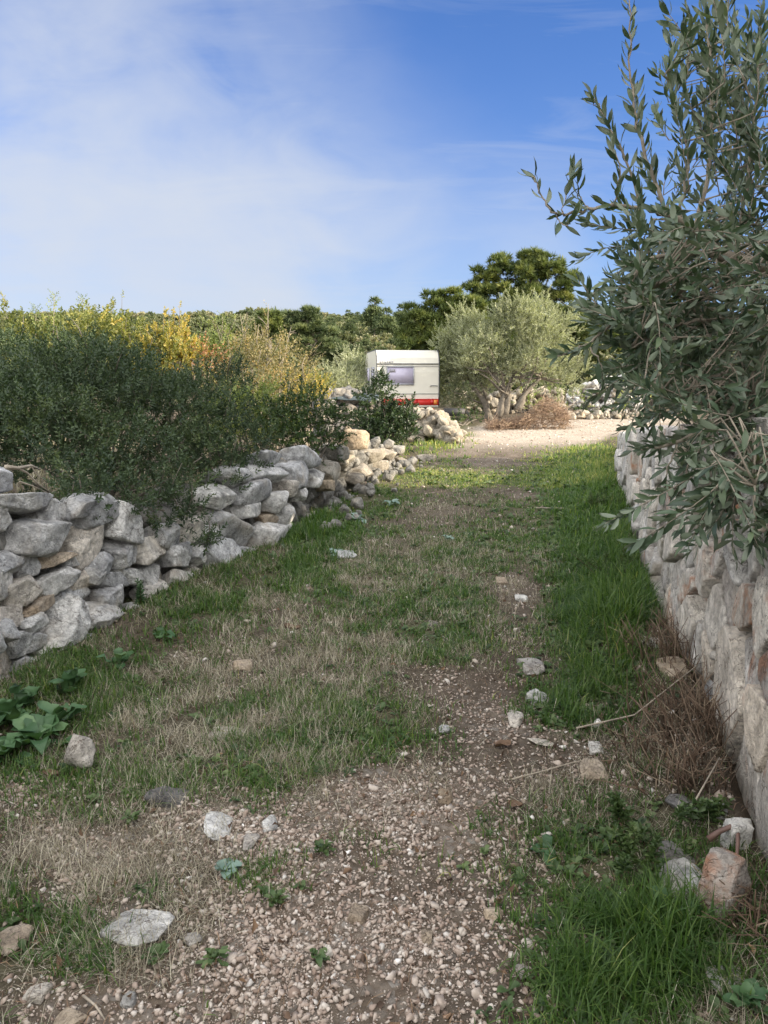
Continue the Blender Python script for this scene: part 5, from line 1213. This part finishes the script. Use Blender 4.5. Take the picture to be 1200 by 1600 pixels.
# dark handcart frame right of the caravan
def cart():
    b = at(700, 660, 22.5); b[2] = H(b[0], b[1]); M1 = m_plain('black_steel_frame', (.03, .03, .033), .6); root = thing('handcart', b, 'small black metal handcart standing to the right of the caravan', 'cart')
    a = Acc(); 
    for x in (-.05, .45):
        a.tube([b + [x, 0, .42], b + [x, .5, .42]], .02, 6); a.tube([b + [x + .1, 0, .42], b + [x + .28, -.05, .0]], .018, 6)
    a.build('frame', M1, root)
    a = Acc(); a.box(b + [-.1, -.05, .22], b + [.5, .55, .44]); a.build('tray', M1, root)
    a = Acc(); th = np.linspace(0, 6.2832, 17); a.tube([b + [.0 + .16 * math.cos(t), .0, .17 + .16 * math.sin(t)] for t in th], .03, 6); a.build('wheel', M1, root, smooth=True)
    a = Acc(); a.tube([b + [.5, .25, .4], b + [.75, .25, .12]], .018, 6); a.build('handle', M1, root)
cart()
def tarp():
    rng = np.random.default_rng(3); a0 = at(512, 612, 18.4); a1 = at(592, 616, 18.4); n = 22; m_ = 9; V = []
    for i in range(n):
        for j in range(m_):
            u = i / (n - 1); v = j / (m_ - 1)
            x = a0[0] + (a1[0] - a0[0]) * u; y = a0[1] - .05 + v * .9; z = a0[2] + (a1[2] - a0[2]) * u
            edge = max(0, .28 - v) / .28; z += -.16 * edge ** 2 + .035 * fbm(np.array([u * 7, v * 3, 1.]), 3); V.append((x, y - .05 * edge, z))
    Q = np.array([(i * m_ + j, (i + 1) * m_ + j, (i + 1) * m_ + j + 1, i * m_ + j + 1) for i in range(n - 1) for j in range(m_ - 1)], np.int32)
    V = np.array(V); o = mk('tarpaulin', V, Q, m_plain('blue_grey_tarp', (.055, .075, .085), .5, 0, .3, 12, .15), loc=tuple(V[0]), smooth=True)
    tag(o, 'blue grey tarpaulin laid over the stone bank left of the caravan', 'tarpaulin')
    sm = o.modifiers.new('thick', 'SOLIDIFY'); sm.thickness = .012
tarp()

# ------------------------------------------------------------------ trees
def limb(a, b, rng, n=7, wob=.12, sag=0):
    a, b = np.array(a, float), np.array(b, float); t = np.linspace(0, 1, n)[:, None]; L_ = np.linalg.norm(b - a)
    P = a + (b - a) * t; w = np.cumsum(rng.normal(0, wob * L_ / n, (n, 3)), axis=0); w = w - w[-1] * t; return P + w + np.array([0, 0, sag]) * np.sin(t * math.pi)
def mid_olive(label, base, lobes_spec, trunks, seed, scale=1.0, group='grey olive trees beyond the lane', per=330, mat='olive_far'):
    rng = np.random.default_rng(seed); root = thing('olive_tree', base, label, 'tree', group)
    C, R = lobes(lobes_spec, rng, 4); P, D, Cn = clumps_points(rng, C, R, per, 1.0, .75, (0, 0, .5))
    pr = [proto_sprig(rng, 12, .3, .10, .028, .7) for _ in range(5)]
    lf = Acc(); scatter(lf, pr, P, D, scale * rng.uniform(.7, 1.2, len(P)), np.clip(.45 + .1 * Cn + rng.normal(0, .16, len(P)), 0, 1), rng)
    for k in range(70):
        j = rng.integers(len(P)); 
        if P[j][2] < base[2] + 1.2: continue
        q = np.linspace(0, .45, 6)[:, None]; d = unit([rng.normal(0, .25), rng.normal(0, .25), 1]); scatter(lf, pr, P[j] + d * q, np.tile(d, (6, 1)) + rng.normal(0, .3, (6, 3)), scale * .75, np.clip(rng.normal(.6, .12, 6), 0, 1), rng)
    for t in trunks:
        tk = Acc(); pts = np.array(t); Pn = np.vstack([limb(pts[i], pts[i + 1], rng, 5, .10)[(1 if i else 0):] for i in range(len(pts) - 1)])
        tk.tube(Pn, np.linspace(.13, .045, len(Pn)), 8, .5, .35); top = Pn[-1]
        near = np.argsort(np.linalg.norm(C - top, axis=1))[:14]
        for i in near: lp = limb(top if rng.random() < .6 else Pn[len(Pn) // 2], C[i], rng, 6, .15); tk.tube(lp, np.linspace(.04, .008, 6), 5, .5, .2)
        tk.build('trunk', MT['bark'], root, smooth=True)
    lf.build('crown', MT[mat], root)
    return root
Yo = 23.5
b1 = at(765, 655, Yo); b1[2] = H(b1[0], b1[1])
def tp(px, py, Y=Yo): return at(px, py, Y)
mid_olive('broad grey green olive tree with dark forked trunks, nearest the brush pile', b1,
          [(800, 520, Yo, .85), (760, 540, Yo, .8), (840, 540, Yo, .8), (810, 490, Yo, .6), (870, 560, Yo + .5, .7), (780, 580, Yo, .7), (830, 580, Yo - .4, .7), (880, 600, Yo + .3, .5), (850, 500, Yo + .6, .6), (745, 570, Yo, .6), (880, 520, Yo + 1, .6), (905, 585, Yo + .6, .45)],
          [[tp(778, 650), tp(786, 622), tp(800, 590)], [tp(808, 640), tp(820, 615), tp(845, 590)], [tp(788, 648), tp(795, 618), tp(770, 585)]], 801)
b2 = at(742, 655, Yo + .8); b2[2] = H(b2[0], b2[1])
mid_olive('paler olive tree with a leaning trunk just right of the caravan', b2,
          [(720, 540, Yo + 1, .7), (735, 515, Yo + 1.2, .55), (705, 560, Yo + 1, .6), (725, 580, Yo + 1, .7), (700, 600, Yo + 1.4, .55), (745, 600, Yo + .8, .5), (690, 545, Yo + 1.4, .45), (710, 625, Yo + 1.4, .5), (735, 630, Yo + 1.2, .4), (722, 505, Yo + 1.3, .3)],
          [[tp(765, 658, Yo + .8), tp(758, 630, Yo + .8), tp(735, 595, Yo + .9)]], 811, group='grey olive trees beyond the lane')
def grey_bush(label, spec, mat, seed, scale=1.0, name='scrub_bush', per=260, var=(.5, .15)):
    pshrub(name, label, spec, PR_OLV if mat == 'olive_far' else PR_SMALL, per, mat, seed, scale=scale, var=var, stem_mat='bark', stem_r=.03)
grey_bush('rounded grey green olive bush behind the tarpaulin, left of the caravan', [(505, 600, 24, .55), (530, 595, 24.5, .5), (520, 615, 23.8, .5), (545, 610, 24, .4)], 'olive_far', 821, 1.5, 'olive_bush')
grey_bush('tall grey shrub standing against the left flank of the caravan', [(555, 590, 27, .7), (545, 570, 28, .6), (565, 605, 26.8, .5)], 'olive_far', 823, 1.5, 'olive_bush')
grey_bush('yellow green sparse shrub beside the far stone mound', [(985, 605, 27, .6), (1000, 585, 27.5, .6), (1010, 620, 26.5, .5), (975, 630, 26.5, .3)], 'palegreen', 825, 2.0, 'scrub_bush', 60)
grey_bush('dull green shrub on the bank behind the far stone mound', [(960, 575, 32, 1.0), (1000, 565, 32, 1.0), (1040, 590, 31, 1.0), (1080, 600, 30, 1.0)], 'scrub', 827, 2.6, 'scrub_bush', 45)
grey_bush('pale scrub at the roadside behind the trunks of the grey olives', [(840, 640, 25.5, .35), (900, 630, 27, .5), (870, 620, 27, .5), (820, 625, 26.5, .4)], 'palegreen', 829, 2.0, 'scrub_bush', 60)
grey_bush('low dark green weeds at the foot of the far stone mound', [(905, 648, 25.8, .28), (935, 652, 25.8, .25), (960, 650, 25.8, .22)], 'roundbush', 831, 1.8, 'scrub_bush', 90, (.35, .15))
grey_bush('low dark shrub between the handcart and the brush pile', [(728, 652, 22.5, .35), (745, 655, 22.2, .3), (715, 660, 22, .22), (700, 668, 20.5, .2)], 'roundbush', 833, 1.7, 'scrub_bush', 90, (.4, .2))
# bare thin trunks right of the olives
bare_twigs('thin pale bare saplings between the brush pile and the far stone mound', [(868, 640, 862, 590), (880, 640, 885, 595), (895, 640, 893, 600), (855, 640, 850, 600)], 25, 713, 'bare_sapling')
# brush pile of dry branches
def brush():
    rng = np.random.default_rng(91); b = at(820, 665, 20.6); b[2] = H(b[0], b[1]); acc = Acc()
    for k in range(900):
        u = rng.random(); c = at(760 + 125 * u, 660, 20.6 + rng.normal(0, .25)); hh = .15 + .5 * math.exp(-((u - .72) / .22) ** 2) + .2 * u; c[2] = H(c[0], c[1]) + hh * rng.random() ** .7
        d = unit([rng.normal(.8, .6), rng.normal(0, .5), rng.normal(.12, .35)]); L_ = rng.uniform(.15, .5); w = rng.uniform(.003, .008)
        e = c + d * L_; e[2] = max(e[2], H(e[0], e[1]) + .01); acc.tube([c - d * L_ * .3, c + rng.normal(0, .02, 3), e], [w, w * .8, w * .3], 3, np.clip(rng.normal(.45, .22), 0, 1))
    pr = [proto_sprig(rng, 8, .14, .05, .02, .9, pairs=False) for _ in range(4)]
    n = 1100; u = rng.random(n); P = np.array([at(760 + 127 * a, 660, 20.6 + rng.normal(0, .28)) for a in u]); hh = .12 + .55 * np.exp(-((u - .74) / .2) ** 2) + .2 * u; P[:, 2] = hgt(P[:, 0], P[:, 1]) + hh * rng.random(n) ** .7
    scatter(acc, pr, P, rng.normal(0, 1, (n, 3)), rng.uniform(.7, 1.3, n), np.clip(rng.normal(.5, .2, n), 0, 1), rng)
    tag(acc.build('brush_pile', MT['brush'], loc=tuple(b)), 'reddish brown pile of dry cut branches beside the pale stone road', 'brush pile')
brush()
def pine(label, base, spec, trunk_top, seed, per=150, group=None, tuft=.36, mat='pine', trunk_r=.22):
    rng = np.random.default_rng(seed); root = thing('pine_tree', base, label, 'tree', group)
    C, R = lobes(spec, rng, 7); R = R * .74; P, D, Cn = clumps_points(rng, C, R, per * 1.7, .62, .55, (0, 0, .6))
    pr = [proto_tuft(rng, 12, tuft, tuft * .07, 1.0) for _ in range(6)]; lf = Acc()
    scatter(lf, pr, P, D, rng.uniform(.7, 1.25, len(P)), np.clip(.45 + .12 * Cn + rng.normal(0, .14, len(P)), 0, 1), rng)
    tk = Acc(); Pn = limb(base, trunk_top, rng, 8, .06); tk.tube(Pn, np.linspace(trunk_r, trunk_r * .4, 8), 8, .5, .2)
    for i in rng.choice(len(spec), min(10, len(spec)), replace=False):
        lp = limb(Pn[rng.integers(3, 8)], at(*spec[i][:3]), rng, 6, .1); tk.tube(lp, np.linspace(trunk_r * .35, .03, 6), 5)
    tk.build('trunk', MT['bark'], root, smooth=True); lf.build('crown', MT[mat], root)
    return root
Yp = 46.0
def gb(px, Y): p = at(px, 600, Y); return np.array([p[0], p[1], H(p[0], p[1])])
pine('biggest pine with a broad rounded crown, behind the grey olive trees', gb(830, Yp), [(760, 440, Yp, 1.2), (790, 425, Yp, 1.3), (825, 420, Yp, 1.4), (860, 425, Yp, 1.2), (885, 440, Yp, 1.0), (740, 455, Yp, .9), (780, 460, Yp, 1.4), (830, 460, Yp, 1.6), (875, 470, Yp, 1.4), (900, 490, Yp, 1.2), (800, 490, Yp + 1, 1.5), (850, 500, Yp, 1.5), (890, 520, Yp, 1.4), (760, 485, Yp, 1.2), (910, 530, Yp, 1.2), (820, 405, Yp, .6), (875, 415, Yp, .5)], at(830, 430, Yp), 841)
Yq = 44.0
pine('dark spreading pine directly behind the caravan', gb(680, Yq), [(650, 500, Yq, 1.1), (680, 480, Yq, 1.1), (710, 478, Yq, 1.1), (735, 490, Yq, 1.1), (660, 520, Yq, 1.3), (700, 510, Yq, 1.5), (740, 520, Yq, 1.4), (635, 525, Yq, .9), (640, 545, Yq, 1.0), (680, 545, Yq, 1.4), (725, 550, Yq, 1.4), (690, 468, Yq, .6), (765, 540, Yq, 1.2), (780, 520, Yq + 1, 1.2), (790, 560, Yq, 1.2)], at(690, 480, Yq), 843)
Yr = 42
pine('dark pine half hidden by the near olive foliage on the right', gb(960, Yr), [(930, 520, Yr, 1.3), (970, 500, Yr, 1.5), (1010, 520, Yr, 1.5), (1050, 500, Yr, 1.5), (950, 550, Yr, 1.4), (1000, 560, Yr, 1.4), (1090, 520, Yr, 1.5), (1060, 555, Yr, 1.4)], at(980, 500, Yr), 845)
Yl = 52
pine('rounded light green pine above the golden half bare shrub', gb(480, Yl), [(455, 505, Yl, 1.0), (480, 500, Yl, 1.2), (500, 520, Yl, 1.2), (515, 540, Yl, 1.2), (470, 530, Yl, 1.3), (450, 525, Yl, 1.0), (530, 555, Yl, 1.0), (500, 555, Yl, 1.2), (440, 505, Yl, .6), (490, 490, Yl, .7)], at(480, 500, Yl), 847, mat='hillpine')
Yd = 50
pine('small blackish pine left of the light green rounded one', gb(420, Yd), [(415, 500, Yd, .7), (430, 497, Yd, .6), (420, 515, Yd, .9), (405, 510, Yd, .6), (395, 525, Yd, .9), (430, 520, Yd, .7)], at(418, 498, Yd), 849)
def hill_pines():
    rng = np.random.default_rng(95); px, Y = 585, 85.0; b = gb(px, Y)
    def spec(r, ph): return None
    root = thing('pine_tree', b, 'small dark pine standing on the far scrubby hillside', 'tree', 'pines on the far hillside')
    C = []; R = []
    for k in range(16):
        t = rng.random(); w = 1.5 * (1 - t * .75); C.append(b + np.array([rng.normal(0, w * .5), rng.normal(0, w * .5), 1.0 + 3.3 * t])); R.append(.55 + .55 * (1 - t))
    P, D, Cn = clumps_points(rng, np.array(C), np.array(R), 50, .8, .4, (0, 0, .5)); pr = [proto_tuft(rng, 9, .5, .06, 1.0) for _ in range(5)]; lf = Acc()
    scatter(lf, pr, P, D, rng.uniform(.7, 1.2, len(P)), np.clip(.4 + .1 * Cn + rng.normal(0, .12, len(P)), 0, 1), rng)
    tk = Acc(); tk.tube([b, b + [.05, 0, 2.], b + [0, 0, 4.2]], [.13, .09, .03], 6); tk.build('trunk', MT['bark'], root); lf.build('crown', MT['hillpine'], root)
    spots = [(530, 118, 1.0), (560, 130, .9), (603, 80, .85), (618, 120, 1.0), (628, 95, .9), (640, 140, 1.0), (548, 84, .6), (572, 72, .5), (518, 78, .75), (545, 150, 1.0), (592, 140, .9), (470, 130, 1.1), (385, 105, 1.0),
             (352, 120, 1.0), (240, 110, 1.0), (222, 105, .9), (38, 96, 1.2), (20, 100, 1.1), (655, 100, 1.0), (622, 66, .6), (560, 62, .5), (538, 62, .5), (930, 90, 1.0), (1000, 80, 1.0), (1060, 85, 1.0), (1120, 80, 1.0), (1180, 85, 1.0),
             (590, 60, .45), (605, 66, .5), (577, 105, .7), (556, 98, .65), (634, 72, .6), (508, 66, .5), (598, 105, .7), (612, 90, .6)]
    for px, Y, s in spots: copy_thing(root, gb(px, Y) - [0, 0, .2], rng.random() * 6.28, s * rng.uniform(.85, 1.15) * (.6 if Y >= 100 else .9))
hill_pines()
def hill_scrub():
    rng = np.random.default_rng(97); acc = Acc(); pr = [proto_sprig(rng, 9, .35, .30, .16, 1.0, pairs=False) for _ in range(6)]
    C = []; R = []
    for k in range(2100):
        Y = rng.uniform(30, 175); px = rng.uniform(-1500, 2600) if k > 1300 else rng.uniform(-80, 1280) if Y > 45 else rng.choice([rng.uniform(380, 660), rng.uniform(930, 1250)]); p = at(px, 600, Y); r = rng.uniform(.3, .95) * (1 + Y / 420); C.append((p[0], p[1], H(p[0], p[1]) + r * .35)); R.append(r)
    P, D, Cn = clumps_points(rng, np.array(C), np.array(R), 62, .75, .4, (0, 0, .6))
    sc = .55 + P[:, 1] / 110
    scatter(acc, pr, P, D, sc * rng.uniform(.7, 1.2, len(P)), np.clip(.45 + .2 * Cn + rng.normal(0, .12, len(P)), 0, 1), rng)
    tag(acc.build('hillside_scrub', MT['scrub']), 'low grey green scrub covering the far hillside', 'scrub', kind='stuff')
hill_scrub()

# ------------------------------------------------------------------ near olive tree on the right terrace
def near_olive():
    rng = np.random.default_rng(61); base = np.array([2.75, 4.3, H(2.75, 4.3)])
    root = thing('olive_tree', base, 'near olive tree with long leafy shoots hanging over the right retaining wall', 'tree')
    tk = Acc(); br = Acc(); lf = Acc()
    fork = np.array([2.55, 4.15, 1.95]); tk.tube(np.vstack([limb(base - [0, 0, .1], fork, rng, 7, .1)]), np.linspace(.17, .11, 7), 10, .5, .35)
    # leaf: slender folded blade
    def leaf(l, w):
        pr = [(0, .0), (.18, .55), (.42, 1.0), (.7, .8), (1.0, .0)]; V = []; T = []
        for t, pw in pr:
            c = np.array([0, .10 * l * math.sin(t * 2.6), t * l]); V += [c + [w * .5 * pw, .16 * w * pw, 0], c, c + [-w * .5 * pw, .16 * w * pw, 0]]
        for j in range(4):
            b0 = j * 3
            for q in (0, 1): T += [(b0 + q, b0 + q + 1, b0 + q + 4), (b0 + q, b0 + q + 4, b0 + q + 3)]
        return np.array(V), np.array(T, np.int32), np.zeros(len(V))
    LP = [leaf(.080, .019), leaf(.088, .021), leaf(.062, .018), leaf(.074, .023), leaf(.094, .020), leaf(.052, .016)]
    skel = []
    def leaves_along(P, dens=1.0, sc=1.0, start=.12, tip=True):
        seg = np.linalg.norm(np.diff(P, axis=0), axis=1); S_ = np.concatenate([[0], np.cumsum(seg)]); L_ = S_[-1]; k = max(3, int(L_ / .021 * dens)); pos = []; dr = []; scs = []; rolls = []
        ph = rng.random() * 3.14
        for i in range(k):
            s = L_ * (start + (1 - start) * (i + .5) / k); p = np.array([np.interp(s, S_, P[:, a]) for a in range(3)]); q = np.array([np.interp(min(L_, s + .02), S_, P[:, a]) for a in range(3)]) - np.array([np.interp(max(0, s - .02), S_, P[:, a]) for a in range(3)]); q = unit(q)
            a1 = unit(np.cross(q, [.3, .2, .93])); a2 = np.cross(q, a1); az = ph + i * 1.57
            for sg in (1, -1):
                if rng.random() < .12: continue
                o = (a1 * math.cos(az) + a2 * math.sin(az)) * sg; op = rng.uniform(.5, .95) * (1 - .35 * i / k)
                pos.append(p); dr.append(q * math.cos(op) + o * math.sin(op) + np.array([0, 0, .12]) + rng.normal(0, .12, 3)); scs.append(sc * rng.uniform(.75, 1.15) * (1 - .3 * max(0, i / k - .7)))
        if tip: pos.append(P[-1]); dr.append(unit(P[-1] - P[-2])); scs.append(sc * .8)
        n = len(pos); scatter(lf, LP, np.array(pos), np.array(dr), np.array(scs), np.clip(rng.normal(.42, .17, n), 0, 1), rng)
    def branch(pts, r0, r1, leafy=0.0, start=.3, sides=6, sub=6):
        P = np.array([p if len(p) == 3 and not isinstance(p[0], (int,)) else at(*p) for p in pts]); out = []
        for i in range(len(P) - 1):
            p0 = P[max(0, i - 1)]; p1 = P[i]; p2 = P[i + 1]; p3 = P[min(len(P) - 1, i + 2)]
            for t in np.linspace(0, 1, sub, endpoint=False): out.append(.5 * ((2 * p1) + (-p0 + p2) * t + (2 * p0 - 5 * p1 + 4 * p2 - p3) * t * t + (-p0 + 3 * p1 - 3 * p2 + p3) * t ** 3))
        out.append(P[-1]); out = np.array(out) + rng.normal(0, .004, (len(out), 3)); br.tube(out, np.linspace(r0, r1, len(out)), sides, .5, .15); skel.extend(out)
        if leafy: leaves_along(out, leafy, 1.0, start)
        return out
    fk = tuple(fork)
    branch([fk, (1280, 430, 3.9), (1200, 415, 3.6), (1130, 400, 3.4), (1085, 358, 3.3), (1042, 336, 3.2)], .05, .012)
    branch([(1042, 336, 3.2), (1000, 325, 3.15), (960, 321, 3.1), (900, 330, 3.1), (868, 334, 3.1), (845, 305, 3.1), (833, 275, 3.1)], .009, .0018, .55, .2)
    branch([(880, 333, 3.1), (885, 300, 3.1), (897, 262, 3.1)], .003, .0012, .9, .1); branch([(868, 334, 3.1), (880, 352, 3.08), (900, 340, 3.05)], .003, .0012, .8, .1)
    branch([(920, 326, 3.1), (905, 305, 3.12), (902, 285, 3.12)], .003, .0012, .8, .1)
    branch([(1042, 336, 3.2), (1010, 250, 3.2), (992, 170, 3.2), (985, 80, 3.2), (984, -20, 3.2)], .009, .002, .95, .1)
    branch([(1000, 325, 3.15), (975, 240, 3.1), (948, 190, 3.1), (926, 152, 3.1)], .006, .0016, .8, .15)
    branch([(960, 322, 3.1), (970, 270, 3.05), (960, 235, 3.05)], .004, .0014, .9, .1)
    branch([(1085, 358, 3.3), (1108, 260, 3.3), (1112, 150, 3.3), (1105, 40, 3.3), (1108, -30, 3.3)], .011, .002, .8, .1)
    branch([(1150, 402, 3.4), (1165, 290, 3.4), (1180, 160, 3.4), (1190, 30, 3.4)], .011, .002, .9, .1)
    branch([fk, (1300, 300, 3.9), (1230, 180, 3.6), (1215, 40, 3.5)], .04, .003, .7, .3)
    branch([(1060, 345, 3.25), (1075, 250, 3.2), (1055, 165, 3.2), (1040, 110, 3.2)], .007, .0018, .9, .1)
    branch([(1120, 250, 3.3), (1090, 190, 3.2), (1065, 130, 3.2)], .005, .0016, .9, .1); branch([(1180, 160, 3.4), (1155, 110, 3.4), (1148, 60, 3.4)], .005, .0016, .9, .1)
    branch([(1130, 400, 3.4), (1060, 396, 3.2), (1000, 420, 3.1), (960, 500, 3.0), (915, 540, 2.95), (872, 556, 2.9)], .013, .002, .8, .4)
    branch([(960, 500, 3.0), (930, 470, 2.95), (905, 440, 2.95)], .004, .0015, .9, .1); branch([(915, 540, 2.95), (935, 560, 2.9), (945, 590, 2.9)], .004, .0015, .9, .1)
    branch([fk, (1290, 600, 3.5), (1200, 610, 3.2), (1130, 650, 3.0), (1060, 690, 2.9), (1000, 702, 2.85)], .035, .002, .8, .4)
    branch([(1200, 610, 3.2), (1170, 690, 2.8), (1140, 750, 2.6), (1118, 805, 2.55)], .012, .002, .9, .3); branch([(1060, 690, 2.9), (1045, 725, 2.85), (1040, 760, 2.8)], .005, .0015, .7, .2)
    branch([(1170, 690, 2.8), (1182, 760, 2.3), (1176, 850, 2.2)], .008, .002, .8, .4); branch([(1130, 650, 3.0), (1080, 720, 2.9), (1060, 770, 2.85)], .006, .0015, .9, .3)
    branch([fk, (1330, 700, 2.9), (1250, 770, 2.35), (1200, 822, 2.2), (1172, 845, 2.2)], .03, .002, .8, .5)
    branch([(1130, 650, 3.0), (1070, 620, 2.9), (1010, 600, 2.85), (975, 610, 2.85)], .006, .0015, .9, .2); branch([(1200, 520, 3.4), (1100, 500, 3.1), (1030, 520, 3.0), (985, 545, 2.95)], .012, .002, .9, .3)
    branch([fk, (1290, 520, 3.7), (1200, 520, 3.4)], .04, .012); branch([(1100, 500, 3.1), (1050, 450, 3.0), (1000, 452, 2.95), (955, 430, 2.95)], .006, .0016, .9, .2)
    sk = np.array(skel); ok = project(sk)[0] < 1300
    sk = sk[ok]
    # side shoots all through the visible crown
    n_lo, n_hi = 430, 64
    for i in range(n_lo + n_hi):
        if i < n_lo:
            px = 1225 - 235 * rng.random() ** 1.1; py = rng.uniform(340, 640 + 120 * (px > 1040) * rng.random())
            if (px < 1015 and (py < 380 or py > 575)) or (px < 1075 and py > 620): continue
            Y = rng.uniform(2.75, 4.3); d0 = np.array([rng.normal(-.35, .5), rng.normal(-.15, .4), rng.normal(.15, .55)])
        else:
            px = 1225 - 190 * rng.random() ** 1.0; py = rng.uniform(60, 360); Y = rng.uniform(3.0, 4.2); d0 = np.array([rng.normal(-.1, .3), rng.normal(0, .3), rng.normal(.9, .25)])
        if i % 15 == 0 and i < n_lo:
            px = rng.uniform(1110, 1225); py = rng.uniform(650, 770); Y = rng.uniform(2.3, 2.6); d0 = np.array([rng.normal(-.4, .4), rng.normal(-.2, .3), rng.normal(-.45, .3)])
        a = at(px, py, Y); d0 = unit(d0); L_ = rng.uniform(.14, .34)
        ts = np.linspace(0, 1, 7)[:, None]; bend = rng.normal(0, .06, 3) + np.array([0, 0, -.05 if i < n_lo else .02])
        P = a + d0 * L_ * ts + bend * ts ** 2
        br.tube(P, np.linspace(.0028, .001, 7), 4); leaves_along(P, .95, rng.uniform(.8, 1.05), .05)
        dd = np.linalg.norm(sk - a, axis=1); j = int(np.argmin(dd + .15 * (sk[:, 2] > a[2]))); q = limb(sk[j], a, rng, 5, .08); br.tube(q, np.linspace(.005, .0028, 5), 4)
    # crown beyond the frame: rougher sprigs on the same limbs
    C = []; R = []
    for (x, y, z, r) in [(x_ + .55, y_ - .1, z_, r_) for x_, y_, z_, r_ in [(2.6, 4.4, 2.9, .7), (3.2, 4.2, 3.1, .7), (3.0, 5.0, 2.8, .7), (2.9, 3.6, 2.7, .6), (3.6, 4.8, 2.6, .7), (3.5, 3.8, 2.3, .6), (2.9, 4.5, 3.5, .55), (3.3, 4.4, 2.1, .6)]]: C.append((x, y, z)); R.append(r)
    P, D, Cn = clumps_points(rng, np.array(C), np.array(R), 330, 1, .7, (0, 0, .4)); scatter(lf, [proto_sprig(rng, 14, .22, .06, .014, .7) for _ in range(4)], P, D, 1.0, np.clip(rng.normal(.45, .15, len(P)), 0, 1), rng)
    for c in C: br.tube(limb(fork, c, rng, 6, .12), np.linspace(.05, .012, 6), 6)
    tk.build('trunk', MT['bark'], root, smooth=True); br.build('branches', MT['twig'], root, smooth=True); lf.build('leaves', MT['olive'], root, smooth=True)
near_olive()

# ------------------------------------------------------------------ trees on the terrace to the right that shade the lane (beyond the frame)
def shade_trees():
    rng = np.random.default_rng(71); b = np.array([7.0, 2.0, H(7.0, 2.0)]); root = thing('evergreen_oak', b, 'dense evergreen oak on the right hand terrace, outside the frame', 'tree', 'evergreen oaks shading the lane')
    C = []; R = []
    for k in range(38):
        d = rng.normal(0, 1, 3); d /= np.linalg.norm(d); C.append(b + np.array([d[0] * 1.3, d[1] * 1.6, 2.3 + d[2] * 2.0])); R.append(rng.uniform(.6, .95))
    P, D, Cn = clumps_points(rng, np.array(C), np.array(R), 85, 1, .7, (0, 0, .3)); pr = [proto_sprig(rng, 9, .25, .16, .10, .95, pairs=False) for _ in range(5)]; lf = Acc()
    scatter(lf, pr, P, D, rng.uniform(.8, 1.3, len(P)), np.clip(rng.normal(.45, .15, len(P)), 0, 1), rng)
    tk = Acc(); tk.tube([b - [0, 0, .1], b + [.1, 0, 1.0], b + [0, .1, 2.4]], [.2, .15, .08], 8); tk.build('trunk', MT['bark'], root, smooth=True); lf.build('crown', MT['roundbush'], root)
    for (x, y, s, r) in [(6.6, -1.2, 1.0, 1), (6.9, -4.4, 1.05, 2), (7.0, 4.9, .95, 3), (8.2, 7.0, .56, 5), (9.0, 10.95, .56, 4), (7.6, -7.6, 1.1, .5), (9.5, .4, 1.15, 1.7), (9.8, 3.6, 1.1, 2.9), (9.3, -2.8, 1.15, .2)]:
        copy_thing(root, (x, y, H(x, y) - .05), r, s)
shade_trees()
print('SCENE BUILT', len(COL.objects))
